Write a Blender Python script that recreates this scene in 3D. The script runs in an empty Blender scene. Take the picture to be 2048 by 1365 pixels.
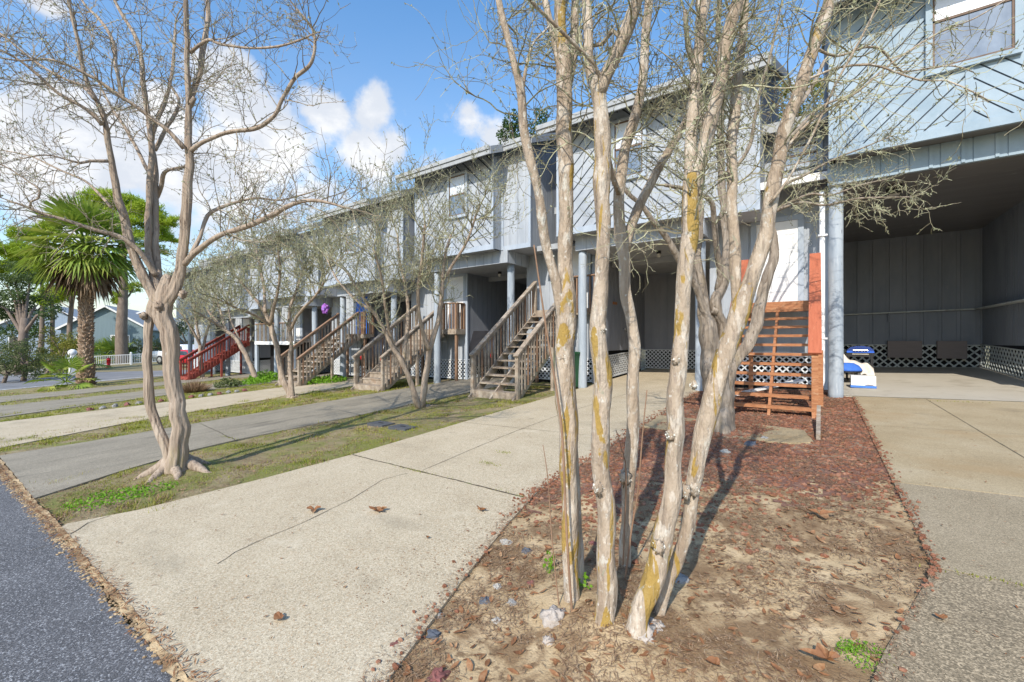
import bpy, math, random
from mathutils import Vector, noise as mn
R = math.radians
SC = bpy.context.scene
COL = SC.collection
V3 = Vector
# ---------------------------------------------------------------- calibration of the place
FPX, YAW, EYE = 863.0, R(35.2), 1.63
CA, SA = math.cos(YAW), math.sin(YAW)
def gz(x, y):
    s = -x
    g = .031*s if s < 30 else .93+.012*(s-30)
    return .04*min(y, 18.0)-g
def ray(px, py):
    X = (px-1024)/FPX
    return V3((X*CA-SA, X*SA+CA, -(py-682)/FPX))
def P(px, py, z):
    return V3((0, 0, EYE))+ray(px, py)*z
def G(px, py, up=0.0):
    d = ray(px, py); lo, hi = 0.0, 250.0
    for i in range(50):
        m = (lo+hi)/2
        if EYE+d.z*m > gz(d.x*m, d.y*m): lo = m
        else: hi = m
    return V3((d.x*lo, d.y*lo, gz(d.x*lo, d.y*lo)+up))
def at(px, z, up=0.0):
    d = ray(px, 682)*z
    return V3((d.x, d.y, gz(d.x, d.y)+up))
# ---------------------------------------------------------------- materials
TINT = {'concrete_buff': (.98, .94, .83), 'concrete_tan': (.88, .85, .77), 'concrete_speckled': (.92, .83, .71), 'concrete_worn': (.86, .80, .72), 'concrete_grey': (1, .95, .85), 'concrete_smooth': (.95, .90, .79), 'sandy_soil': (1.08, 1.02, .9)}
def mk(name, base, scale=3, stretch=(1, 1, 1), patches=(), rough=.8, bump=None, spec=.3, detail=6, metal=0, vor=None, trans=0):
    m = bpy.data.materials.new(name); m.use_nodes = True
    nt = m.node_tree; N = nt.nodes; L = nt.links
    b = N['Principled BSDF']
    b.inputs['Roughness'].default_value = rough
    b.inputs['Metallic'].default_value = metal
    b.inputs['Specular IOR Level'].default_value = spec
    tc = N.new('ShaderNodeTexCoord')
    def coord(st):
        mp = N.new('ShaderNodeMapping'); mp.inputs['Scale'].default_value = st
        L.new(tc.outputs['Object'], mp.inputs['Vector']); return mp.outputs['Vector']
    def noi(sc, st, dt=6, dist=0.0):
        n = N.new('ShaderNodeTexNoise'); n.inputs['Scale'].default_value = sc; n.inputs['Detail'].default_value = dt
        n.inputs['Distortion'].default_value = dist
        n.inputs['Roughness'].default_value = .6
        L.new(coord(st), n.inputs['Vector']); return n.outputs['Fac']
    tn = TINT.get(name, (1, 1, 1))
    def c4(c): return (c[0]*tn[0], c[1]*tn[1], c[2]*tn[2], 1)
    r = N.new('ShaderNodeValToRGB')
    while len(r.color_ramp.elements) < len(base): r.color_ramp.elements.new(.5)
    for i, c in enumerate(base):
        e = r.color_ramp.elements[i]; e.position = .3+.4*i/max(1, len(base)-1); e.color = c4(c)
    L.new(noi(scale, stretch, detail), r.inputs['Fac'])
    cur = r.outputs['Color']
    if vor:                       # aggregate: (scale, [(pos, colour)...], amount)
        v = N.new('ShaderNodeTexVoronoi'); v.inputs['Scale'].default_value = vor[0]
        L.new(coord((1, 1, 1)), v.inputs['Vector'])
        vr = N.new('ShaderNodeValToRGB'); vr.color_ramp.interpolation = 'CONSTANT'
        while len(vr.color_ramp.elements) < len(vor[1]): vr.color_ramp.elements.new(.5)
        for i, (p, c) in enumerate(vor[1]):
            vr.color_ramp.elements[i].position = p; vr.color_ramp.elements[i].color = c4(c)
        sp = N.new('ShaderNodeSeparateColor'); L.new(v.outputs['Color'], sp.inputs['Color'])
        L.new(sp.outputs['Red'], vr.inputs['Fac'])
        mx = N.new('ShaderNodeMix'); mx.data_type = 'RGBA'; mx.inputs[0].default_value = vor[2]
        L.new(cur, mx.inputs[6]); L.new(vr.outputs['Color'], mx.inputs[7]); cur = mx.outputs[2]
    for p in patches:             # (colour, scale, stretch, lo, hi[, amount[, distortion]])
        mr = N.new('ShaderNodeMapRange'); mr.interpolation_type = 'SMOOTHSTEP'
        mr.inputs['From Min'].default_value = p[3]; mr.inputs['From Max'].default_value = p[4]
        mr.inputs['To Max'].default_value = p[5] if len(p) > 5 else 1
        L.new(noi(p[1], p[2], 5, p[6] if len(p) > 6 else 0.0), mr.inputs['Value'])
        mx = N.new('ShaderNodeMix'); mx.data_type = 'RGBA'
        L.new(mr.outputs['Result'], mx.inputs[0]); L.new(cur, mx.inputs[6]); mx.inputs[7].default_value = c4(p[0])
        cur = mx.outputs[2]
    L.new(cur, b.inputs['Base Color'])
    if bump:                      # (strength, scale, distance, stretch)
        bp = N.new('ShaderNodeBump'); bp.inputs['Strength'].default_value = bump[0]; bp.inputs['Distance'].default_value = bump[2]
        L.new(noi(bump[1], bump[3] if len(bump) > 3 else (1, 1, 1), 8), bp.inputs['Height'])
        L.new(bp.outputs['Normal'], b.inputs['Normal'])
    if trans:
        t = N.new('ShaderNodeBsdfTranslucent'); L.new(cur, t.inputs['Color'])
        ms = N.new('ShaderNodeMixShader'); ms.inputs[0].default_value = trans
        L.new(b.outputs[0], ms.inputs[1]); L.new(t.outputs[0], ms.inputs[2])
        L.new(ms.outputs[0], N['Material Output'].inputs['Surface'])
    return m
O1 = (1, 1, 1)
M = {}
SB = [(.275, .305, .345), (.35, .38, .42), (.41, .44, .48)]
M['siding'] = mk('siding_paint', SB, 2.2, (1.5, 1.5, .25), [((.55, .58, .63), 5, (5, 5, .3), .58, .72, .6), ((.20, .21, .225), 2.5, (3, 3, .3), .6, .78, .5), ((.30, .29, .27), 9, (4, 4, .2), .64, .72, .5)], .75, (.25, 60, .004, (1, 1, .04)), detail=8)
M['chevron'] = mk('chevron_paint', SB, 2.2, (1, 1, 1), [((.53, .56, .61), 5, (1, 1, 1), .55, .75, .5), ((.28, .28, .28), 3, (2, 2, .5), .6, .8, .4), ((.22, .22, .22), 22, (1, 1, 1), .69, .73, .6)], .72, (.2, 50, .003))
M['groove_shade'] = mk('groove_shade_dark', [(.045, .055, .07), (.07, .085, .105)], 4, O1, (), .9)  # dark colour paints the shadow lines between the siding boards
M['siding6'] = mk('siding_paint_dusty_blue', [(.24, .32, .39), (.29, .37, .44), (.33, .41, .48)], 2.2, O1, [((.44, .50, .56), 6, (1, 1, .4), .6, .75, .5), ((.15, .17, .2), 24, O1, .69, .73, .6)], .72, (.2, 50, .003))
M['inside6'] = mk('siding_paint_blue_shaded', [(.19, .215, .255), (.26, .285, .33)], 2, (1, 1, .3), [((.36, .38, .41), 7, (1, 1, .3), .62, .8, .5)], .7, (.2, 40, .003))  # carport interior: same siding paint with the shade darkened into its colour
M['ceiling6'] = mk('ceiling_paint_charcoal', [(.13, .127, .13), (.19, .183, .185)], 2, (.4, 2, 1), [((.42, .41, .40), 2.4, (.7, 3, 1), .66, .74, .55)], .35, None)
M['shade'] = mk('siding_paint_shaded', [(.22, .235, .27), (.29, .30, .34)], 2.4, (1, 1, .3), [((.4, .42, .46), 6, (2, 2, .2), .6, .8, .5)], .78, (.25, 60, .004, (1, 1, .04)))  # darker copy of the siding, shade put into the colour
M['trim'] = mk('trim_paint', [(.31, .36, .425), (.40, .45, .515)], 5, (1, 1, .2), [((.25, .25, .25), 7, (1, 1, .2), .68, .75, .5)], .7, (.2, 60, .003))
M['post'] = mk('post_paint', [(.25, .295, .345), (.33, .375, .425), (.41, .45, .49)], 3, (3, 3, .35), [((.16, .18, .22), 9, (2, 2, .25), .66, .72, .8), ((.55, .58, .6), 12, (3, 3, .2), .62, .7, .6)], .75, (.5, 30, .006, (1, 1, .15)))
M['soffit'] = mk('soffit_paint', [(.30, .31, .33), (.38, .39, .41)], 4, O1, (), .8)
M['fascia'] = mk('fascia_paint', [(.29, .305, .32), (.38, .395, .41)], 5, O1, [((.16, .16, .16), 8, O1, .66, .74, .5)], .75)
M['shingle'] = mk('roof_shingles', [(.10, .10, .105), (.17, .17, .175), (.24, .24, .24)], 14, (1, 4, 4), [((.3, .3, .3), 40, O1, .6, .75, .5)], .95, (.6, 30, .02))
M['dark'] = mk('shade_black', [(.012, .012, .014), (.02, .02, .022)], 3, O1, (), .95)  # near-black colour standing in for unlit space
M['glass'] = mk('window_glass', [(.09, .125, .18), (.20, .25, .32)], 3.5, (1, 1, .6), (), .06, (.05, 3, .01), 1.0)  # bluish base colour stands in for the reflected sky
M['skypane'] = mk('pane_sky_reflection', [(.55, .60, .68), (.63, .67, .73)], 3, O1, (), .25, None, .6)  # bright upper pane: sky reflection painted as a plain colour
M['sash'] = mk('sash_brown', [(.10, .065, .045), (.18, .12, .09)], 8, O1, (), .6)
M['white'] = mk('white_paint', [(.74, .74, .74), (.82, .82, .81)], 3, O1, [((.5, .48, .45), 7, (1, 1, .3), .68, .78, .4)], .5)
M['lattice'] = mk('lattice_vinyl', [(.62, .65, .68), (.74, .76, .78)], 6, O1, [((.35, .34, .33), 5, O1, .6, .75, .5)], .6)
M['lattice_grey'] = mk('lattice_dusty', [(.48, .52, .51), (.58, .61, .59)], 6, O1, [((.18, .18, .18), 5, O1, .55, .72, .6)], .7)
M['blue_door'] = mk('blue_door_paint', [(.02, .14, .62), (.03, .19, .75)], 3, O1, (), .4)
WG = [(.19, .15, .115), (.31, .255, .20), (.43, .38, .315)]
M['weathered'] = mk('weathered_wood', WG, 7, (1, 1, 1), [((.10, .075, .06), 13, O1, .6, .72, .7), ((.30, .19, .12), 3, O1, .56, .7, .5)], .9, (.6, 45, .006))
M['brownwood'] = mk('brown_wood', [(.20, .12, .075), (.30, .19, .125)], 6, O1, [((.10, .06, .04), 12, O1, .6, .72, .6)], .85, (.5, 40, .005))
M['cedar'] = mk('stained_wood', [(.25, .10, .045), (.36, .155, .07), (.44, .22, .11)], 6, (1, 6, 6), [((.15, .055, .025), 9, (1, 7, 7), .56, .70, .7), ((.50, .33, .20), 4, (1.5, 5, 5), .58, .72, .65)], .7, (.3, 40, .004, (1, 8, 8)))
M['redcap'] = mk('red_stained_board', [(.36, .10, .05), (.46, .145, .075)], 4, (8, 1, 1), [((.20, .055, .03), 8, (8, 1, 1), .58, .70, .7), ((.50, .26, .16), 6, (5, 1, 1), .6, .75, .5)], .65, (.2, 40, .003))
M['redwood'] = mk('red_painted_wood', [(.22, .045, .033), (.32, .075, .055)], 5, O1, [((.55, .3, .2), 8, O1, .66, .76, .4)], .65)
CV = [(0, (.16, .13, .10)), (.1, (.40, .34, .26)), (.45, (.55, .485, .39)), (.75, (.70, .64, .55)), (.93, (.36, .22, .12))]
M['conc'] = mk('concrete_buff', [(.39, .335, .26), (.48, .425, .34), (.55, .495, .41)], 1.3, O1, [((.26, .23, .185), .9, (.6, 1.6, 1), .54, .76, .55), ((.62, .57, .49), 2.4, O1, .58, .78, .5), ((.24, .21, .17), 5, (1, 1.4, 1), .62, .76, .5), ((.17, .15, .12), 2.1, O1, .70, .76, .6)], .9, (.6, 160, .005), vor=(125, CV, .46), detail=9)
M['concgrey'] = mk('concrete_grey', [(.20, .185, .16), (.28, .26, .225), (.36, .335, .29)], 1.6, (1, .6, 1), [((.115, .108, .095), 1.6, (2.2, .5, 1), .54, .72, .65)], .92, (.5, 140, .004), vor=(120, [(0, (.10, .095, .08)), (.3, (.24, .22, .185)), (.7, (.40, .375, .32))], .4), detail=9)
M['conctan'] = mk('concrete_tan', [(.38, .30, .19), (.47, .385, .26), (.54, .46, .34)], 1.2, O1, [((.36, .24, .12), .55, (1, 1.6, 1), .5, .70, .5), ((.25, .21, .15), 1.3, O1, .57, .72, .45)], .9, (.5, 170, .004), vor=(170, [(0, (.15, .125, .085)), (.3, (.32, .265, .18)), (.7, (.54, .46, .34))], .35), detail=9)
M['concmid'] = mk('concrete_worn', [(.31, .27, .195), (.40, .355, .265), (.46, .41, .32)], 1.2, O1, [((.19, .17, .13), 1.5, O1, .55, .75, .5)], .9, (.6, 170, .004), vor=(190, [(0, (.12, .105, .075)), (.3, (.30, .26, .19)), (.72, (.52, .46, .35)), (.93, (.64, .56, .43))], .5), detail=9)
M['concdark'] = mk('concrete_speckled', [(.25, .22, .17), (.34, .305, .24), (.40, .365, .29)], 1.2, O1, [((.15, .135, .105), 1.3, O1, .5, .72, .6)], .9, (.6, 170, .004), vor=(130, [(0, (.085, .075, .055)), (.3, (.24, .21, .16)), (.72, (.46, .41, .32)), (.93, (.62, .55, .43))], .62), detail=9)
M['concin'] = mk('concrete_smooth', [(.44, .42, .39), (.52, .50, .47)], 1.0, O1, [((.30, .275, .24), 2, O1, .52, .72, .6), ((.16, .15, .14), 1.4, O1, .66, .74, .5)], .8, None)
M['asphalt'] = mk('asphalt', [(.10, .098, .10), (.145, .142, .144), (.19, .187, .19)], 1.3, O1, [((.16, .16, .165), 2.2, (1, 3, 1), .6, .8, .5)], .82, (1.0, 130, .008), .4, vor=(140, [(0, (.04, .042, .048)), (.5, (.12, .122, .132)), (.8, (.27, .272, .285)), (.94, (.50, .51, .53))], .6), detail=9)
M['roadgrey'] = mk('old_asphalt', [(.16, .165, .175), (.23, .23, .24)], .6, O1, [((.10, .10, .105), .35, O1, .55, .7, .6)], .9)
M['crack'] = mk('crack_dirt', [(.05, .042, .032), (.11, .09, .065)], 20, O1, [((.10, .14, .03), 4, O1, .58, .66, .8)], 1)
M['sand'] = mk('sandy_soil', [(.30, .22, .14), (.43, .34, .225), (.54, .44, .31)], 3.5, O1, [((.17, .11, .065), 2.6, O1, .46, .60, .85, .5), ((.12, .075, .045), 17, O1, .54, .66, .75), ((.55, .46, .34), 40, O1, .64, .7, .6)], 1, (.7, 70, .012))
M['mulchbase'] = mk('mulch_soil', [(.13, .065, .045), (.21, .105, .075), (.29, .17, .12)], 12, O1, [((.40, .30, .20), 2.6, O1, .53, .66, .8), ((.06, .035, .025), 30, O1, .55, .66, .7)], 1, (1, 50, .02))
M['grassbase'] = mk('turf_soil', [(.20, .155, .085), (.28, .225, .125), (.34, .28, .17)], 4, O1, [((.17, .19, .04), 1.5, O1, .42, .60, .8), ((.11, .08, .05), 9, O1, .58, .7, .7)], 1, (.9, 50, .025))
M['ground'] = mk('ground_soil', [(.17, .15, .075), (.24, .20, .11), (.15, .17, .05)], .6, O1, [((.30, .25, .16), .35, O1, .55, .7, .7)], 1, (.5, 20, .03))
def leaf(name, cs, sc=2, tr=.3): return mk(name, cs, sc, O1, (), .6, None, .3, trans=tr)
M['grass'] = leaf('grass_blades', [(.16, .20, .02), (.30, .31, .04), (.42, .38, .10)], 1.3, .35)
M['green'] = leaf('weed_leaves', [(.14, .30, .02), (.22, .42, .03)], 3, .35)
M['straw'] = mk('straw', [(.13, .075, .042), (.25, .155, .09), (.44, .335, .22)], 45, O1, (), .8)
M['leafb'] = mk('dead_leaves', [(.13, .055, .025), (.25, .115, .05), (.42, .27, .15)], 14, O1, (), .65)
M['lava'] = mk('lava_rock', [(.14, .055, .03), (.25, .105, .06), (.37, .20, .13)], 9, O1, [((.12, .10, .085), 5, O1, .62, .68, .8), ((.33, .22, .13), 3, O1, .6, .7, .6)], .95, (.8, 120, .01))
M['bark'] = mk('crape_bark', [(.33, .27, .215), (.47, .40, .33), (.58, .51, .44)], 3.5, (3, 3, .5), [((.26, .20, .155), 6, (4, 4, .45), .62, .70, .55), ((.80, .78, .72), 11, (1, 1, .45), .66, .69, .85), ((.45, .30, .06), 6, (1.5, 1.5, .32), .62, .635, .9, .4)], .8, (.55, 14, .012, (1, 1, .3)))
def barkmat(name, ochre):
    pt = [((.17, .135, .105), 8, (4, 4, .3), .55, .66, .65), ((.56, .50, .42), 14, (1.3, 1.3, .45), .54, .61, .75), ((.26, .205, .165), 26, (2, 2, .4), .56, .66, .6)]
    if ochre: pt += [((.34, .22, .045), 6.0, (1.3, 1.3, .24), .55, .575, .9, .9)]
    pt += [((.60, .585, .53), 30, (1, 1, .7), .60, .68, .7), ((.58, .565, .50), 10, (1, 1, .5), .63, .71, .7), ((.30, .31, .23), 20, (1, 1, .6), .66, .70, .6)]
    return mk(name, [(.26, .195, .14), (.40, .32, .24), (.52, .44, .35)], 3.2, (3, 3, .4), pt, .9, (1, 26, .03, (1, 1, .4)))
M['barky'] = barkmat('crape_bark_peeling', True); M['barklimb'] = barkmat('crape_bark_limbs', False)
M['barkold'] = mk('crape_bark_old', [(.17, .135, .105), (.28, .23, .18), (.37, .315, .26)], 3, (5, 5, .3), [((.10, .075, .055), 6, (6, 6, .3), .54, .66, .75), ((.22, .17, .07), 2, (2, 2, .4), .58, .75, .6), ((.5, .48, .44), 14, (2, 2, .5), .64, .7, .7)], .88, (1, 14, .03, (1.6, 1.6, .15)))
M['barkpink'] = mk('crape_bark_fawn', [(.24, .18, .135), (.35, .275, .21), (.44, .36, .285)], 2.6, (6, 6, .25), [((.14, .10, .075), 7, (6, 6, .25), .55, .65, .75), ((.30, .23, .08), 3, (2, 2, .3), .6, .75, .5), ((.5, .47, .42), 12, (2, 2, .5), .66, .72, .6)], .85, (1, 12, .025, (2, 2, .15)))
M['twig'] = mk('crape_twigs', [(.17, .13, .095), (.29, .235, .175), (.40, .355, .27)], 9, O1, [((.40, .42, .30), 30, O1, .58, .66, .8)], .9)
M['twiglich'] = mk('lichen_coated_twigs', [(.15, .115, .08), (.26, .225, .155), (.38, .355, .24)], 7, O1, [((.40, .40, .25), 9, O1, .44, .58, .85), ((.52, .52, .36), 30, O1, .58, .68, .7)], .95, (.8, 60, .006))
M['lichen'] = mk('lichen', [(.21, .22, .12), (.34, .35, .21), (.50, .51, .36)], 25, O1, (), .95, trans=.2)
M['lichenw'] = mk('lichen_pale', [(.62, .63, .57), (.78, .78, .72)], 40, O1, [((.3, .3, .26), 50, O1, .62, .7, .6)], .95)
M['limewash'] = mk('swollen_bark', [(.36, .31, .265), (.52, .47, .42)], 14, O1, [((.36, .27, .2), 14, O1, .6, .7, .7)], .95, (.8, 30, .02))
M['palmtrunk'] = mk('palm_boots', [(.15, .095, .06), (.30, .21, .145), (.46, .37, .28)], 5, (1, 1, 2), [((.06, .035, .02), 5, O1, .56, .7, .7)], .95, (.8, 12, .03))
M['palm'] = leaf('palm_leaf', [(.10, .19, .025), (.24, .33, .045), (.46, .46, .11)], .9, .3)
M['palmdead'] = leaf('palm_dead_leaf', [(.12, .075, .04), (.26, .18, .11)], 2, .15)
M['pine'] = leaf('pine_needles', [(.17, .27, .02), (.32, .43, .03), (.42, .50, .06)], .35, .4)
M['oak'] = leaf('oak_leaves', [(.035, .065, .02), (.075, .115, .03), (.13, .165, .05)], .5, .25)
M['olive'] = leaf('olive_leaves', [(.10, .12, .015), (.20, .20, .025), (.30, .29, .05)], .5, .35)
M['dkgreen'] = leaf('dark_leaves', [(.025, .055, .015), (.05, .095, .02), (.10, .15, .04)], .6, .25)
M['shrub'] = leaf('shrub_leaves', [(.06, .09, .03), (.12, .15, .05), (.17, .19, .09)], 1.2, .3)
M['yshrub'] = leaf('yellow_shrub_leaves', [(.15, .17, .03), (.27, .24, .04)], 1.2, .3)
M['pinebark'] = mk('pine_bark', [(.13, .10, .08), (.24, .19, .155)], 5, (1, 1, .3), (), .95, (.8, 8, .03))
M['farwall'] = mk('far_siding', [(.27, .34, .43), (.33, .40, .49)], 2, (6, 6, .2), (), .8)
M['farwallg'] = mk('far_siding_teal', [(.16, .22, .25), (.2, .27, .3)], 2, (6, 6, .2), (), .8)
M['farroof'] = mk('far_roof', [(.30, .32, .34), (.38, .40, .42)], 3, O1, (), .9)
M['redcar'] = mk('red_car_paint', [(.45, .01, .02), (.52, .015, .03)], 2, O1, (), .25, None, .6)
M['whitecar'] = mk('white_car_paint', [(.72, .73, .74), (.78, .79, .8)], 2, O1, (), .25, None, .6)
M['blackcar'] = mk('black_car_paint', [(.02, .02, .024), (.03, .03, .034)], 2, O1, (), .3, None, .6)
M['carglass'] = mk('car_glass', [(.03, .04, .05), (.05, .06, .07)], 2, O1, (), .05, None, .8)
M['tyre'] = mk('tyre_rubber', [(.018, .018, .018), (.03, .03, .03)], 20, O1, (), .85)
M['rim'] = mk('rim_metal', [(.45, .45, .46), (.55, .55, .56)], 9, O1, (), .35, None, .5, metal=.8)
M['greenbin'] = mk('green_plastic', [(.008, .085, .02), (.012, .11, .028)], 3, O1, (), .45)
M['limebin'] = mk('lime_plastic', [(.05, .50, .06), (.07, .58, .08)], 3, O1, (), .45)
M['blue'] = mk('blue_enamel', [(.015, .12, .68), (.025, .16, .8)], 3, O1, (), .25, None, .6)
M['bluef'] = mk('blue_fabric', [(.04, .13, .50), (.06, .18, .60)], 9, O1, (), .8)
M['tarp'] = mk('cream_canvas', [(.62, .55, .47), (.74, .68, .60)], 5, O1, [((.45, .38, .32), 5, O1, .6, .75, .4)], .85, (.8, 9, .03))
M['board'] = mk('taupe_board', [(.22, .19, .185), (.26, .225, .215)], 3, (1, 1, 14), (), .8)
M['blackm'] = mk('black_metal', [(.018, .018, .02), (.03, .03, .032)], 5, O1, (), .5)
M['chrome'] = mk('bright_metal', [(.6, .6, .6), (.7, .7, .7)], 4, O1, (), .25, None, .5, metal=.9)
M['bluegraph'] = mk('printed_blue', [(.05, .16, .50), (.07, .20, .58)], 4, O1, (), .5)
M['red'] = mk('red_enamel', [(.55, .015, .02), (.62, .02, .03)], 4, O1, (), .4)
M['purple'] = mk('purple_fabric', [(.16, .05, .34), (.36, .12, .45), (.10, .12, .42)], 4, O1, (), .7)
M['lampg'] = mk('frosted_glass', [(.55, .54, .5), (.62, .6, .56)], 4, O1, (), .3)
M['stone'] = mk('grey_stone', [(.19, .19, .185), (.32, .31, .30)], 14, O1, (), .9, (.5, 40, .01))
M['stoneb'] = mk('slate_stone', [(.07, .08, .10), (.12, .132, .155)], 14, O1, (), .8, (.5, 40, .01))
M['stoner'] = mk('maroon_stone', [(.16, .06, .055), (.24, .10, .09)], 14, O1, (), .9, (.7, 60, .01))
M['stonew'] = mk('white_stone', [(.30, .28, .25), (.43, .41, .37)], 14, O1, (), .9, (.5, 40, .01))
M['cover'] = mk('cover_iron', [(.06, .065, .075), (.10, .105, .115)], 14, O1, (), .7, (.5, 60, .01))
# ---------------------------------------------------------------- mesh helpers
class MB:
    def __init__(s): s.v = []; s.f = []
    def add(s, vs, fs):
        o = len(s.v); s.v += [tuple(v) for v in vs]; s.f += [tuple(i+o for i in f) for f in fs]
    def box(s, x0, x1, y0, y1, z0, z1):
        s.add([(x0, y0, z0), (x1, y0, z0), (x1, y1, z0), (x0, y1, z0), (x0, y0, z1), (x1, y0, z1), (x1, y1, z1), (x0, y1, z1)],
              [(0, 3, 2, 1), (4, 5, 6, 7), (0, 1, 5, 4), (1, 2, 6, 5), (2, 3, 7, 6), (3, 0, 4, 7)]); return s
    def prism(s, pts, off):       # convex/any planar polygon extruded by vector
        n = len(pts); off = V3(off); pts = [V3(p) for p in pts]
        s.add(pts+[p+off for p in pts], [tuple(range(n)), tuple(range(2*n-1, n-1, -1))]+[(i, i+n, (i+1) % n+n, (i+1) % n) for i in range(n)]); return s
    def bar(s, a, b, w, h, up=(0, 0, 1)):  # bar of width w (side) and height h along a-b, centred
        a, b = V3(a), V3(b); d = (b-a).normalized(); r = d.cross(V3(up))
        if r.length < 1e-5: r = d.cross(V3((1, 0, 0)))
        r.normalize(); u = r.cross(d); r *= w/2; u *= h/2
        s.add([a-r-u, a+r-u, a+r+u, a-r+u, b-r-u, b+r-u, b+r+u, b-r+u],
              [(0, 1, 2, 3), (7, 6, 5, 4), (0, 4, 5, 1), (1, 5, 6, 2), (2, 6, 7, 3), (3, 7, 4, 0)]); return s
    def tube(s, pts, rs, n=8, flute=None, cap=True):
        pts = [V3(p) for p in pts]; o = len(s.v); k = len(pts)
        t0 = (pts[1]-pts[0]).normalized()
        r = t0.cross(V3((.31, .95, .05)))
        if r.length < .05: r = t0.cross(V3((1, 0, 0)))
        r.normalize()
        for i in range(k):
            t = (pts[min(i+1, k-1)]-pts[max(i-1, 0)])
            if t.length < 1e-7: t = t0
            t = t.normalized(); r = r-t*r.dot(t)
            if r.length < 1e-5: r = t.orthogonal()
            r.normalize(); u = t.cross(r)
            for j in range(n):
                a = 2*math.pi*j/n; q = rs[i]
                if flute: q *= flute(i/(k-1), a, pts[i])
                s.v.append(tuple(pts[i]+r*(math.cos(a)*q)+u*(math.sin(a)*q)))
        for i in range(k-1):
            for j in range(n):
                a = o+i*n+j; b = o+i*n+(j+1) % n
                s.f.append((a, b, b+n, a+n))
        if cap:
            s.f.append(tuple(range(o+n-1, o-1, -1))); s.f.append(tuple(range(o+(k-1)*n, o+k*n)))
        return s
    def cyl(s, c, r, h, n=20, r2=None):
        c = V3(c); return s.tube([c, c+V3((0, 0, h))], [r, r if r2 is None else r2], n)
    def lathe(s, c, prof, n=16):  # prof [(r,z)]
        c = V3(c); o = len(s.v)
        for r, z in prof:
            for j in range(n):
                a = 2*math.pi*j/n; s.v.append((c.x+r*math.cos(a), c.y+r*math.sin(a), c.z+z))
        for i in range(len(prof)-1):
            for j in range(n):
                a = o+i*n+j; b = o+i*n+(j+1) % n; s.f.append((a, b, b+n, a+n))
        return s
    def blob(s, c, rx, ry, rz, seed=0, amp=.2, n=8, m=6, fr=1.5):
        c = V3(c); o = len(s.v)
        for i in range(m+1):
            th = math.pi*i/m
            for j in range(n):
                a = 2*math.pi*j/n
                d = V3((math.sin(th)*math.cos(a), math.sin(th)*math.sin(a), math.cos(th)))
                q = 1+amp*mn.noise(d*fr+V3((seed*7.3, seed*3.1, seed)))*1.6
                s.v.append((c.x+d.x*rx*q, c.y+d.y*ry*q, c.z+d.z*rz*q))
        for i in range(m):
            for j in range(n):
                a = o+i*n+j; b = o+i*n+(j+1) % n; s.f.append((a, b, b+n, a+n)); 
        return s
def mesh_obj(name, mb, mat, parent=None, smooth=False, origin=None):
    org = V3(origin) if origin is not None else V3((0, 0, 0))
    p = parent
    while p is not None: org = org+V3(p.location); p = p.parent
    loc = org if parent is None else V3((0, 0, 0))
    me = bpy.data.meshes.new(name)
    me.from_pydata([(v[0]-org.x, v[1]-org.y, v[2]-org.z) for v in mb.v], [], mb.f)
    if smooth: me.polygons.foreach_set('use_smooth', [True]*len(me.polygons))
    me.materials.append(mat if not isinstance(mat, str) else M[mat])
    me.update()
    o = bpy.data.objects.new(name, me); COL.objects.link(o)
    o.location = loc; o.parent = parent
    return o
def part(name, mb, mat, parent, smooth=False, label=None):
    o = mesh_obj(name, mb, mat, parent, smooth)
    if label: o['label'] = label
    return o
def tag(o, label, cat, group=None):
    o['label'] = label; o['category'] = cat
    if group: o['group'] = group
    return o
def thing(name, label, cat, loc, group=None):
    o = bpy.data.objects.new(name, None); COL.objects.link(o); o.location = loc
    o.empty_display_size = .2
    return tag(o, label, cat, group)
def single(name, mb, mat, label, cat, origin, group=None, smooth=False):
    return tag(mesh_obj(name, mb, mat, None, smooth, origin), label, cat, group)
def struct(name, mb, mat, kind='structure', smooth=False):
    o = mesh_obj(name, mb, mat, None, smooth); o['kind'] = kind; return o
def copy_tree(o, parent=None):
    c = o.copy(); COL.objects.link(c); c.parent = parent
    for ch in o.children: copy_tree(ch, c)
    return c
def spline(pts, step):            # Catmull-Rom resample; pts lists of equal-length tuples (x,y,z,r)
    out = []; n = len(pts)
    for i in range(n-1):
        p0 = pts[max(i-1, 0)]; p1 = pts[i]; p2 = pts[i+1]; p3 = pts[min(i+2, n-1)]
        L = math.dist(p1[:3], p2[:3]); k = max(1, int(L/step))
        for j in range(k):
            t = j/k; out.append(tuple(.5*((2*b)+(-a+c)*t+(2*a-5*b+4*c-d)*t*t+(-a+3*b-3*c+d)*t**3) for a, b, c, d in zip(p0, p1, p2, p3)))
    out.append(tuple(pts[-1])); return out
# ---------------------------------------------------------------- camera, light, sky
cam = bpy.data.objects.new('camera', bpy.data.cameras.new('camera')); COL.objects.link(cam)
cam.location = (0, 0, EYE); cam.rotation_euler = (R(90), 0, YAW)
cam.data.sensor_width = 36; cam.data.lens = FPX/2048*36; cam.data.clip_start = .05; cam.data.clip_end = 2000
SC.camera = cam
SUN_EL = R(38); sv = V3((math.sin(R(11.0))*math.cos(SUN_EL), -math.cos(R(11.0))*math.cos(SUN_EL), math.sin(SUN_EL)))
sun = bpy.data.objects.new('sun', bpy.data.lights.new('sun', 'SUN')); COL.objects.link(sun)
sun.data.energy = 4.8; sun.data.angle = R(.5); sun.data.color = (1, .93, .82)
sun.rotation_euler = sv.to_track_quat('Z', 'Y').to_euler()
W = bpy.data.worlds.new('World'); SC.world = W; W.use_nodes = True
nt = W.node_tree; N = nt.nodes; L = nt.links
bg = N['Background']; bg.inputs['Strength'].default_value = .12
sky = N.new('ShaderNodeTexSky'); sky.sky_type = 'NISHITA'; sky.sun_disc = False
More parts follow.
